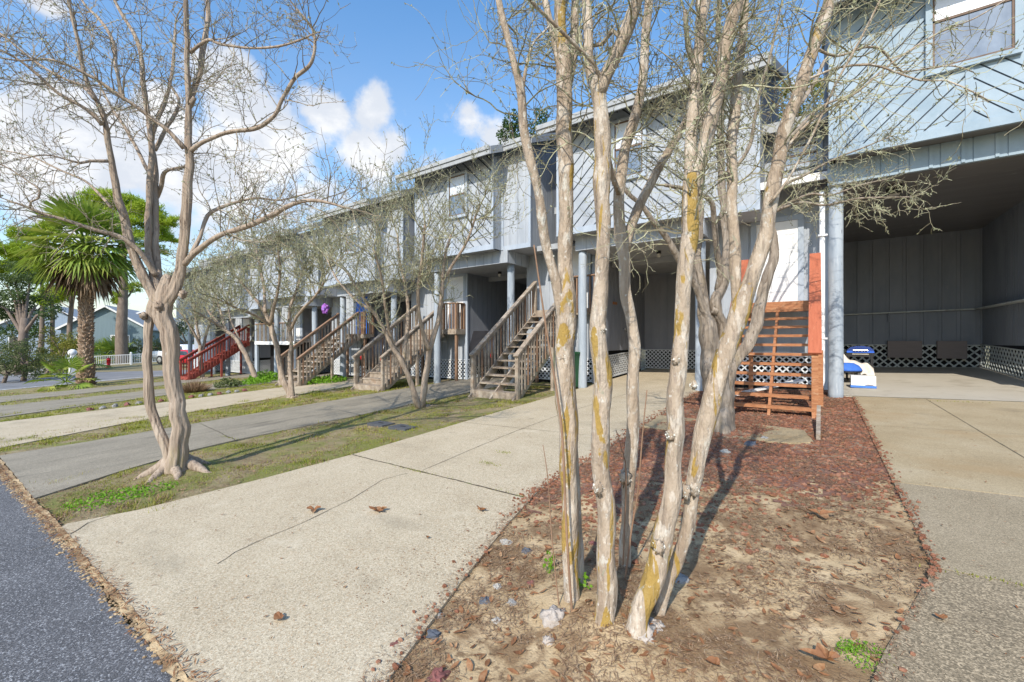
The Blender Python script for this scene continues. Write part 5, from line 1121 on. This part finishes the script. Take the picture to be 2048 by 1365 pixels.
# green wheeled bin with lime lid parts
b = V3((-5.78, 11.0, gz(-5.78, 11.0)+.02)); gb = thing('wheeled_bin', 'dark green wheeled bin with lime panels beside the weathered stairs', 'bin', b)
m = MB(); m.add([(b.x-.24, b.y-.26, b.z+.05), (b.x+.24, b.y-.26, b.z+.05), (b.x+.24, b.y+.26, b.z+.05), (b.x-.24, b.y+.26, b.z+.05), (b.x-.30, b.y-.34, b.z+.98), (b.x+.30, b.y-.34, b.z+.98), (b.x+.30, b.y+.34, b.z+.98), (b.x-.30, b.y+.34, b.z+.98)], [(0, 3, 2, 1), (4, 5, 6, 7), (0, 1, 5, 4), (1, 2, 6, 5), (2, 3, 7, 6), (3, 0, 4, 7)]); part('bin_body', m, 'greenbin', gb)
m = MB(); m.box(b.x-.33, b.x+.33, b.y-.38, b.y+.36, b.z+.985, b.z+1.04); part('lid', m, 'greenbin', gb)
for z0, z1 in ((.74, .93), (.30, .46)):
    m = MB(); m.box(b.x-.2, b.x+.29, b.y-.36, b.y-.29, b.z+z0, b.z+z1); part('panel', m, 'limebin', gb)
for d in (-1, 1):
    m = MB(); m.tube([(b.x+d*.2, b.y+.28, b.z+.1), (b.x+d*.28, b.y+.28, b.z+.1)], [.1, .1], 14); part('wheel', m, 'tyre', gb)
# purple hanging ornament
c = P(651, 617, 19.4); hb = thing('hanging_basket', 'purple and blue ornament hanging under the house with the blue door', 'ornament', c)
m = MB(); m.blob(c, .16, .12, .2, 4, .6, 12, 8, 3.5); part('basket', m, 'purple', hb)
m = MB(); m.tube([c+V3((0, 0, .2)), c+V3((0, 0, .95))], [.008, .008], 5); part('cord', m, 'blackm', hb)
# ---------------------------------------------------------------- things in the nearest carport
def gf(x, y): return gz(x, y)+.031
b = V3((.87, 12.72, gf(.87, 12.72))); bx = thing('storage_box', 'white cardboard storage box with a blue band before the grill', 'box', b)
m = MB(); m.box(b.x-.22, b.x+.22, b.y-.16, b.y+.16, b.z, b.z+.27); part('carton', m, 'white', bx)
m = MB(); m.box(b.x-.228, b.x+.228, b.y-.168, b.y+.168, b.z+.003, b.z+.055); part('blue_band', m, 'bluegraph', bx)
m = MB(); m.prism([(b.x+.02, b.y-.17, b.z+.058), (b.x+.19, b.y-.17, b.z+.062), (b.x+.15, b.y-.17, b.z+.082), (b.x+.07, b.y-.17, b.z+.085)], (0, .01, 0)); part('printed_mark', m, 'board', bx)
b = V3((1.0, 15.6, gf(1.0, 15.6))); gr = thing('gas_grill', 'gas grill with a rounded bright blue lid by the lattice', 'grill', b)
m = MB(); pr = [(-0.302, 0.619), (-0.288, 0.698), (-0.216, 0.770), (-0.086, 0.806), (0.086, 0.806), (0.216, 0.770), (0.288, 0.698), (0.302, 0.619)]
m.prism([(b.x+u, b.y-.202, b.z+t) for u, t in pr], (0, .40, 0)); ld = part('lid', m, 'blue', gr)
m = MB(); m.tube([(b.x-.158, b.y-.205, b.z+.684), (b.x-.158, b.y-.245, b.z+.684), (b.x+.158, b.y-.245, b.z+.684), (b.x+.158, b.y-.205, b.z+.684)], [.014]*4, 8); part('handle', m, 'chrome', ld)
m = MB(); m.box(b.x-.288, b.x+.288, b.y-.194, b.y+.194, b.z+.504, b.z+.616); m.box(b.x-.446, b.x-.292, b.y-.180, b.y+.180, b.z+.576, b.z+.598); part('firebox', m, 'blackm', gr)
m = MB(); m.box(b.x-.180, b.x+.180, b.y-.209, b.y-.196, b.z+.569, b.z+.590); part('control_panel', m, 'chrome', gr)
for dx in (-.26, .26):
    for dy in (-.16, .16):
        m = MB(); m.box(b.x+dx-.02, b.x+dx+.02, b.y+dy-.02, b.y+dy+.02, b.z, b.z+.504); part('leg', m, 'blackm', gr)
m = MB(); m.box(b.x-.274, b.x+.274, b.y-.173, b.y+.173, b.z+.144, b.z+.166); part('bottom_shelf', m, 'blackm', gr)
b = V3((.62, 13.6, gf(.62, 13.6))); st = thing('stool', 'blue cushioned stool with wooden legs beside the post', 'stool', b)
m = MB(); m.lathe((b.x, b.y, b.z+.30), [(0, .20), (.14, .19), (.24, .13), (.30, .04), (.31, 0), (0, 0)], 18); part('cushion', m, 'bluef', st, True)
m = MB(); m.cyl((b.x, b.y, b.z+.265), .30, .034, 18); part('seat', m, 'blackm', st)
for dx, dy in ((-.18, -.16), (.18, -.16), (.18, .16), (-.18, .16)):
    m = MB(); m.box(b.x+dx-.025, b.x+dx+.025, b.y+dy-.025, b.y+dy+.025, b.z, b.z+.264); part('leg', m, 'conctan' if dx < 0 else 'blackm', st)
# cream canvas thrown over the chair behind the stool
b = V3((.90, 14.2, gf(.9, 14.2))); ch = thing('folded_chair', 'dark chair frame leaning behind the white box', 'chair', b)
for dx in (-.25, .25):
    m = MB(); m.tube([(b.x+dx, b.y-.25, b.z), (b.x+dx, b.y+.05, b.z+.36), (b.x+dx, b.y+.25, b.z+.66)], [.015]*3, 8); part('frame', m, 'blackm', ch)
    m = MB(); m.tube([(b.x+dx, b.y+.3, b.z), (b.x+dx, b.y-.1, b.z+.34)], [.015]*2, 8); part('leg', m, 'blackm', ch)
m = MB(); m.box(b.x-.25, b.x+.25, b.y-.2, b.y+.12, b.z+.32, b.z+.35); part('seat', m, 'blackm', ch)
tp = grid(lin(0, 1, 26), lin(0, 1, 14), lambda x, y: 0); out = []
for (u, v, _) in tp.v:
    x = .30+.86*u; ridge = .76-.42*u**1.1+.08*math.sin(u*9)*.4; z = ridge-.30*abs(v-.5)*2*(1.2-.3*u)-.03*math.sin(u*22+v*9)+.03*mn.noise(V3((u*7, v*7, 2)))
    out.append((x, 13.95+.55*(v-.5)+.05*math.sin(u*11), gf(.8, 14)+max(.16, z)))
tp.v = out; single('canvas_cover', tp, 'tarp', 'crumpled cream canvas draped over the chair by the stool', 'cover', (.8, 13.9, gf(.8, 14)), None, True)
for i, (xa, xb, lab) in enumerate(((1.83, 2.62, 'wider taupe board hung low on the dark back wall'), (2.95, 3.58, 'narrower taupe board hung near the dark corner'))):
    zb0 = EYE-.52; m = MB(); m.box(xa, xb, 17.86, 17.96, zb0, zb0+.52); single('carton_board', m, 'board', lab, 'board', ((xa+xb)/2, 17.9, zb0))
# loose white planks under the orange stairs
for i, (a, b2, lab) in enumerate((((-1.55, 9.6, .10), (-.25, 10.9, .42), 'long white plank leaning under the orange stairs'), ((-1.3, 12.0, .95), (-.2, 12.0, .95), 'white board lying high behind the orange stairs'))):
    m = MB(); g = gz(-.8, 10.5); m.bar((a[0], a[1], g+a[2]), (b2[0], b2[1], g+b2[2]), .16, .03); single('loose_plank', m, 'white', lab, 'plank', a[:2]+(g,))
b = V3((.02, 7.35, gz(.02, 7.35))); m = MB(); m.bar((.02, 7.12, b.z+.02), (.03, 8.2, b.z+.28), .05, .13); single('timber_offcut', m, 'weathered', 'grey timber end leaning on the ground at the stair foot', 'timber', b)
# meter covers in the strip
for i, (px, py, lab) in enumerate(((762, 850, 'flat dark cover set in the grass, further from the driveway'), (806, 857, 'flat dark cover set in the grass close to the driveway'))):
    c = G(px, py); m = MB(); m.box(c.x-.23, c.x+.23, c.y-.15, c.y+.15, c.z-.02, c.z+.04); cv = thing('meter_cover', lab, 'cover', c, 'meter covers'); part('plate', m, 'cover', cv)
    m = MB(); m.box(c.x-.06, c.x+.06, c.y-.02, c.y+.02, c.z+.0405, c.z+.046); part('lifting_slot', m, 'blackm', cv)
# ---------------------------------------------------------------- loose ground cover
rng = random.Random(5)
def in_bed(x, y):
    if not (.8 < y < 12.2): return False
    # left edge of the bed along the near driveway
    ys = [.86, 1.05, 1.4, 2.1, 3.0, 3.8, 13]; xs = [-1.5, -1.57, -1.68, -1.9, -2.15, -2.33, -2.33]
    for i in range(6):
        if ys[i] <= y <= ys[i+1]:
            xl = xs[i]+(xs[i+1]-xs[i])*(y-ys[i])/(ys[i+1]-ys[i]); break
    else: xl = -1.5
    xr = .6 if y > 3.77 else (.27+(.34)*(y-2.73)/1.04 if y > 2.73 else -.15+.42*max(0, y-.88)/1.85)
    return xl-.03+.05*mn.noise(V3((y*4, 1, 0))) < x < xr-.01
straw = MB(); leaves = MB(); lava = MB(); crumbs = MB()
def sliver(mb, p, L, w, tilt):
    a = rng.uniform(0, 6.283); d = V3((math.cos(a), math.sin(a), rng.uniform(-tilt, tilt))); s = V3((-d.y, d.x, 0))*w
    m = p+V3((0, 0, L*rng.uniform(0, .12))); mb.add([p-d*L/2, m+s, p+d*L/2, m-s], [(0, 1, 2, 3)])
n = 0
while n < 95000:
    y = .85+11.2*rng.random()**(2.0 if n % 3 else 1.0); x = rng.uniform(-2.4, .62)
    if not in_bed(x, y): continue
    n += 1
    q = mn.noise(V3((x*2.1, y*2.1, 8)))+.5*mn.noise(V3((x*6, y*6, 2)))
    if q < -.05 and rng.random() < .9: continue
    sliver(straw, V3((x, y, soil_h(x, y)+rng.uniform(.002, .014))), rng.uniform(.015, .075)*(1+.05*y), rng.uniform(.0008, .0022)*(1+.12*y), .3)
def dead_leaf(mb, p, L, curl, fold=.3):
    a = rng.uniform(0, 6.283); d = V3((math.cos(a), math.sin(a), rng.uniform(-.25, .25))); s = V3((-d.y, d.x, rng.uniform(-.3, .3))).normalized(); u = d.cross(s); w = L*rng.uniform(.12, .24)
    pts = []
    for t, ww in ((0, 0), (.25, .8), (.55, 1), (.8, .65), (1, 0)):
        c = p+d*(t-.5)*L+V3((0, 0, curl*L*(t-.5)**2*2)); pts.append((c+s*w*ww+V3((0, 0, fold*w*ww)), c, c-s*w*ww+V3((0, 0, fold*w*ww))))
    o = len(mb.v); mb.v += [tuple(q) for r in pts for q in r]
    for i in range(4):
        k = o+3*i; mb.f += [(k, k+1, k+4, k+3), (k+1, k+2, k+5, k+4)]
n = 0
while n < 2300:
    y = .85+10.5*rng.random()**1.7; x = rng.uniform(-2.4, .62)
    if not in_bed(x, y): continue
    n += 1; dead_leaf(leaves, V3((x, y, soil_h(x, y)+.012)), rng.uniform(.03, .075), rng.uniform(-.1, .35), rng.uniform(.02, .25))
def rock(mb, p, r, k=6, m=4):
    s = rng.random()*90; mb.blob(p, r*rng.uniform(.8, 1.35), r*rng.uniform(.8, 1.35), r*rng.uniform(.5, .9), s, .32, k, m, 1.7)
n = 0
while n < 17000:
    y = 1.2+10.8*rng.random()**1.15; x = rng.uniform(-2.4, .62)
    if not in_bed(x, y): continue
    w = lava_w(x, y)
    if rng.random() > w*.98+.006: continue
    n += 1; rock(lava, V3((x, y, soil_h(x, y)+.004)), rng.choice((.007, .009, .011, .014, .018, .024))*rng.uniform(.8, 1.2), 5, 3)
struct('straw_litter', straw, 'straw', 'stuff'); struct('leaf_litter', leaves, 'leafb', 'stuff'); struct('lava_gravel', lava, 'lava', 'stuff')
# spill of the bed over the slab edges
sp = MB(); sl_ = MB()
for _ in range(5200):
    y = .95+10.2*rng.random()**1.4
    if rng.random() < .6:
        ys = [.86, 1.05, 1.4, 2.1, 3.0, 3.8, 13]; xs = [-1.5, -1.57, -1.68, -1.9, -2.15, -2.33, -2.33]; i = max(j for j in range(6) if ys[j] <= y)
        x = xs[i]+(xs[i+1]-xs[i])*(y-ys[i])/(ys[i+1]-ys[i])-abs(rng.gauss(0, .07))*(1+1.5*max(0, mn.noise(V3((y*1.3, 4, 4)))))+.01
    else:
        x = (.61 if y > 3.77 else (.27+.34*(y-2.73)/1.04 if y > 2.73 else -.15+.42*max(0, y-.88)/1.85))+abs(rng.gauss(0, .03))*(1+2*max(0, mn.noise(V3((y*1.3, 8, 4)))))-.01
    pp = V3((x, y, gz(x, y)+.034))
    if y > 3.4 and rng.random() < .35 or rng.random() < .08: rock(sl_, pp, rng.choice((.005, .007, .010, .014)), 5, 3)
    else: sliver(sp, pp, rng.uniform(.012, .05)*(1+.04*y), rng.uniform(.0008, .002)*(1+.12*y), .15)
struct('straw_litter', sp, 'straw', 'stuff'); struct('lava_gravel', sl_, 'lava', 'stuff')
# turf of the strips
gr = MB(); gd = MB()
def blade(mb, x, y, h, w, z=None):
    z = soil_h(x, y) if z is None else z; a = rng.uniform(0, 6.283); b = rng.uniform(.2, 1.1)*h; s = V3((math.cos(a+1.57), math.sin(a+1.57), 0))*w; p = V3((x, y, z-.004))
    mb.add([p-s, p+s, p+V3((math.cos(a)*b, math.sin(a)*b, h))], [(0, 1, 2)])
for k, N_ in ((1, 60000), (2, 34000), (3, 18000), (4, 7000), (5, 4000)):
    for _ in range(N_):
        x = rng.uniform(-2.5, .35)-5.77*k; y = .9+10.4*rng.random()**1.25
        q = .03+mn.noise(V3((x*1.1, y*1.1, 21)))+.6*mn.noise(V3((x*4, y*4, 5)))
        tr_ = math.hypot(x+6.88, y-2.1)
        if k > 1: q += .25
        if q < -.02 or tr_ < .22 and rng.random() < .7:
            if rng.random() < .93: continue
        dx = abs((x+5.77*k)+1.07)
        blade(gr if q > .22 or k == 3 or rng.random() < .5 else gd, x, y, rng.uniform(.010, .034)*(1+.4*(k > 1))*(.6+1.3*max(0, mn.noise(V3((x*2.3, y*2.3, 77)))*2)+(rng.random() < .03)), .0035+.0025*(k-1)+.0006*y)
struct('grass', gr, 'grass', 'stuff'); struct('dry_grass', gd, 'straw', 'stuff')
# litter on the turf strip near the fluted tree
lt = MB()
for _ in range(5200):
    x = rng.uniform(-8.1, -5.45); y = .9+7*rng.random()**1.5
    if math.hypot(x+6.6, y-2.0) < 1.0 or rng.random() < .5: sliver(lt, V3((x, y, soil_h(x, y)+.01)), rng.uniform(.03, .09), .0032, .3)
for _ in range(260):
    x = rng.uniform(-8.1, -5.45); y = .9+7*rng.random()**1.5; dead_leaf(lt, V3((x, y, soil_h(x, y)+.014)), rng.uniform(.03, .06), .3)
struct('leaf_litter', lt, 'straw', 'stuff')
# sandy crumbs and leaf bits where the asphalt meets the slabs
cr = MB(); lv = MB()
for _ in range(5200):
    t = rng.random(); x = -11+9.6*t; y = .83+rng.gauss(0, .035)
    if rng.random() < .3: sliver(lv, V3((x, y, gz(x, y)+.035)), rng.uniform(.02, .06), .004, .3)
    else:
        r = rng.uniform(.003, .012); cr.blob((x, y, gz(x, y)+.012+r*.3), r*1.3, r*1.3, r*.7, x, .3, 5, 3)
struct('sand_crumbs', cr, 'sand', 'stuff'); struct('leaf_litter', lv, 'leafb', 'stuff')
# a sandy seam under the crumbs
mb = MB(); pts = wob([(-14, .99), (-10.4, .90), (-7.17, .86), (-5.45, .85), (-4.2, .83), (-2.9, .81), (-1.3, .83)], .02, 12, .05)
for i, (x, y) in enumerate(pts):
    w = .020+.022*mn.noise(V3((x*5, 3, 1)))+.012*mn.noise(V3((x*17, 3, 1))); mb.v += [(x, y-w, gz(x, y)+.022), (x, y+w*.8, gz(x, y)+.030)]
mb.f = [(2*i, 2*i+1, 2*i+3, 2*i+2)[::-1] for i in range(len(pts)-1)]
struct('sand_seam', mb, 'sand')
# scattered fragments over slabs
fr = MB()
for _ in range(520):
    if rng.random() < .62: x = rng.uniform(-5.3, -1.9); y = 1+8*rng.random()**1.3; 
    else: x = rng.uniform(.65, 2.6); y = 1.2+9*rng.random()
    if in_bed(x, y): continue
    p = V3((x, y, gz(x, y)+.034)); 
    if rng.random() < .6: sliver(fr, p, rng.uniform(.015, .05), .003, .1)
    else: dead_leaf(fr, p, rng.uniform(.015, .035), .2)
for _ in range(420):        # lava grit beside the bed
    y = 1.6+3.4*rng.random(); x = -2.15-.25*abs(rng.gauss(0, 1)); p = V3((x, y, gz(x, y)+.03)); rock(lava, p, .004, 4, 3) if False else sliver(fr, p, .012, .004, .1)
struct('leaf_fragments', fr, 'leafb', 'stuff')
tg = MB()
for x0, y0, rr, n in ((-3.95, 3.62, .22, 60), (-3.35, 4.25, .1, 70), (-3.5, 4.75, .06, 50), (-8.6, 3.4, .2, 60), (-2.6, 3.56, .2, 20), (.85, 3.76, .12, 40), (1.9, 11.0, .3, 60)):
    for _ in range(n):
        x = x0+rng.gauss(0, rr); y = y0+rng.gauss(0, .015 if rr > .1 else .03); blade(tg, x, y, rng.uniform(.012, .03), .004, gz(x, y)+.028)
struct('joint_weeds', tg, 'grass', 'stuff')
# larger single leaves and stones
def bigleaf(px, py, L, lab, lobed=True):
    c = G(px, py, .03); mb = MB(); rg = random.Random(px); a0 = rg.uniform(0, 6.28); n = 22; top = []
    for i in range(n):
        a = 2*math.pi*i/n; r = L*(.34+(.16*math.cos(5*a) if lobed else 0)+.16*math.cos(a)); top.append((c.x+r*math.cos(a+a0), c.y+.75*r*math.sin(a+a0), c.z+.012+.22*L*abs(math.sin(a))*(.5+.5*rg.random())))
    top.append((c.x, c.y, c.z+.006)); mb.v = top; mb.f = [(i, (i+1) % n, n) for i in range(n)]
    lf = single('fallen_leaf', mb, 'leafb', lab, 'leaf', c)
    return lf
for px, py, L, lab in ((628, 1027, .16, 'curled brown leaf on the near driveway left of the crack'), (757, 1031, .20, 'largest curled brown leaf on the near driveway right of the crack'), (962, 1029, .12, 'small brown leaf on the driveway near the red gravel'), (1640, 1037, .22, 'large pale tan leaf lying in the sandy bed'), (562, 1248, .10, 'narrow brown leaf on the driveway towards the street'), (1655, 1335, .17, 'brown lobed leaf at the bottom edge of the bed'), (1432, 1345, .09, 'orange brown leaf lying below the big tree'), (855, 1085, .05, 'tiny leaf fragment beside the driveway stain'), (1880, 1248, .07, 'small brown leaf on the speckled concrete at right')):
    bigleaf(px, py, L, lab, L > .1)
for px, py, r, mt, lab in ((858, 1222, .032, 'stoner', 'maroon stone at the driveway edge beside a pale one'), (879, 1232, .026, 'stone', 'pale blue grey stone at the driveway edge'), (790, 1296, .042, 'stoner', 'dark maroon stone lying on the driveway'), (868, 1272, .042, 'stoneb', 'slate blue stone at the edge of the mulch'), (971, 1203, .034, 'stoneb', 'dark blue stone left of the big tree'), (1025, 1208, .034, 'stone', 'round grey stone left of the tree base'), (995, 1175, .032, 'stonew', 'upright pale stone in the straw'), (994, 1243, .022, 'stonew', 'small white stone left of the tree base'), (1062, 1170, .034, 'stoner', 'red brown stone left of the leftmost stem'), (1053, 1103, .035, 'stoneb', 'black round stone in the red gravel'), (1012, 1088, .05, 'stonew', 'flat white stone at the driveway side of the gravel'), (1122, 1305, .04, 'stonew', 'white stone touching the swollen root'), (875, 1355, .05, 'stoner', 'red stone at the bottom edge of the photo'), (1450, 905, .06, 'stonew', 'crumpled white scrap in the gravel behind the big tree'), (1360, 1160, .05, 'stone', 'blue grey stone in the shadow right of the stems'), (1500, 890, .08, 'stoneb', 'dark slate rock at the foot of the gnarled tree'), (1530, 880, .07, 'stone', 'grey rock near the paving slab'), (1185, 968+120, .03, 'stoner', 'red stone between the foreground stems')):
    c = G(px, py, .002); mb = MB(); rg = random.Random(px); mb.blob(c, r*rg.uniform(.9, 1.2), r*rg.uniform(.8, 1.2), r*.6, px, .42, 12, 8, 2.2)
    single('stone', mb, mt, lab, 'stone', c, 'stones in the mulch bed')
# stones edging the strip beside the third driveway
k = 0
for i in range(16):
    x = -17.4-.16*mn.noise(V3((i, 1, 1))); y = 3.2+i*.28; 
    c = V3((x, y, gz(x, y)+.03)); mb = MB(); mb.blob(c, .09, .08, .07, i, .35, 8, 5)
    s_ = single('edging_stone', mb, 'stone' if i % 3 else 'stoner', 'rough edging stone in the row along the weedy strip beyond the pale driveway', 'stone', c, 'edging stones along the weedy strip')
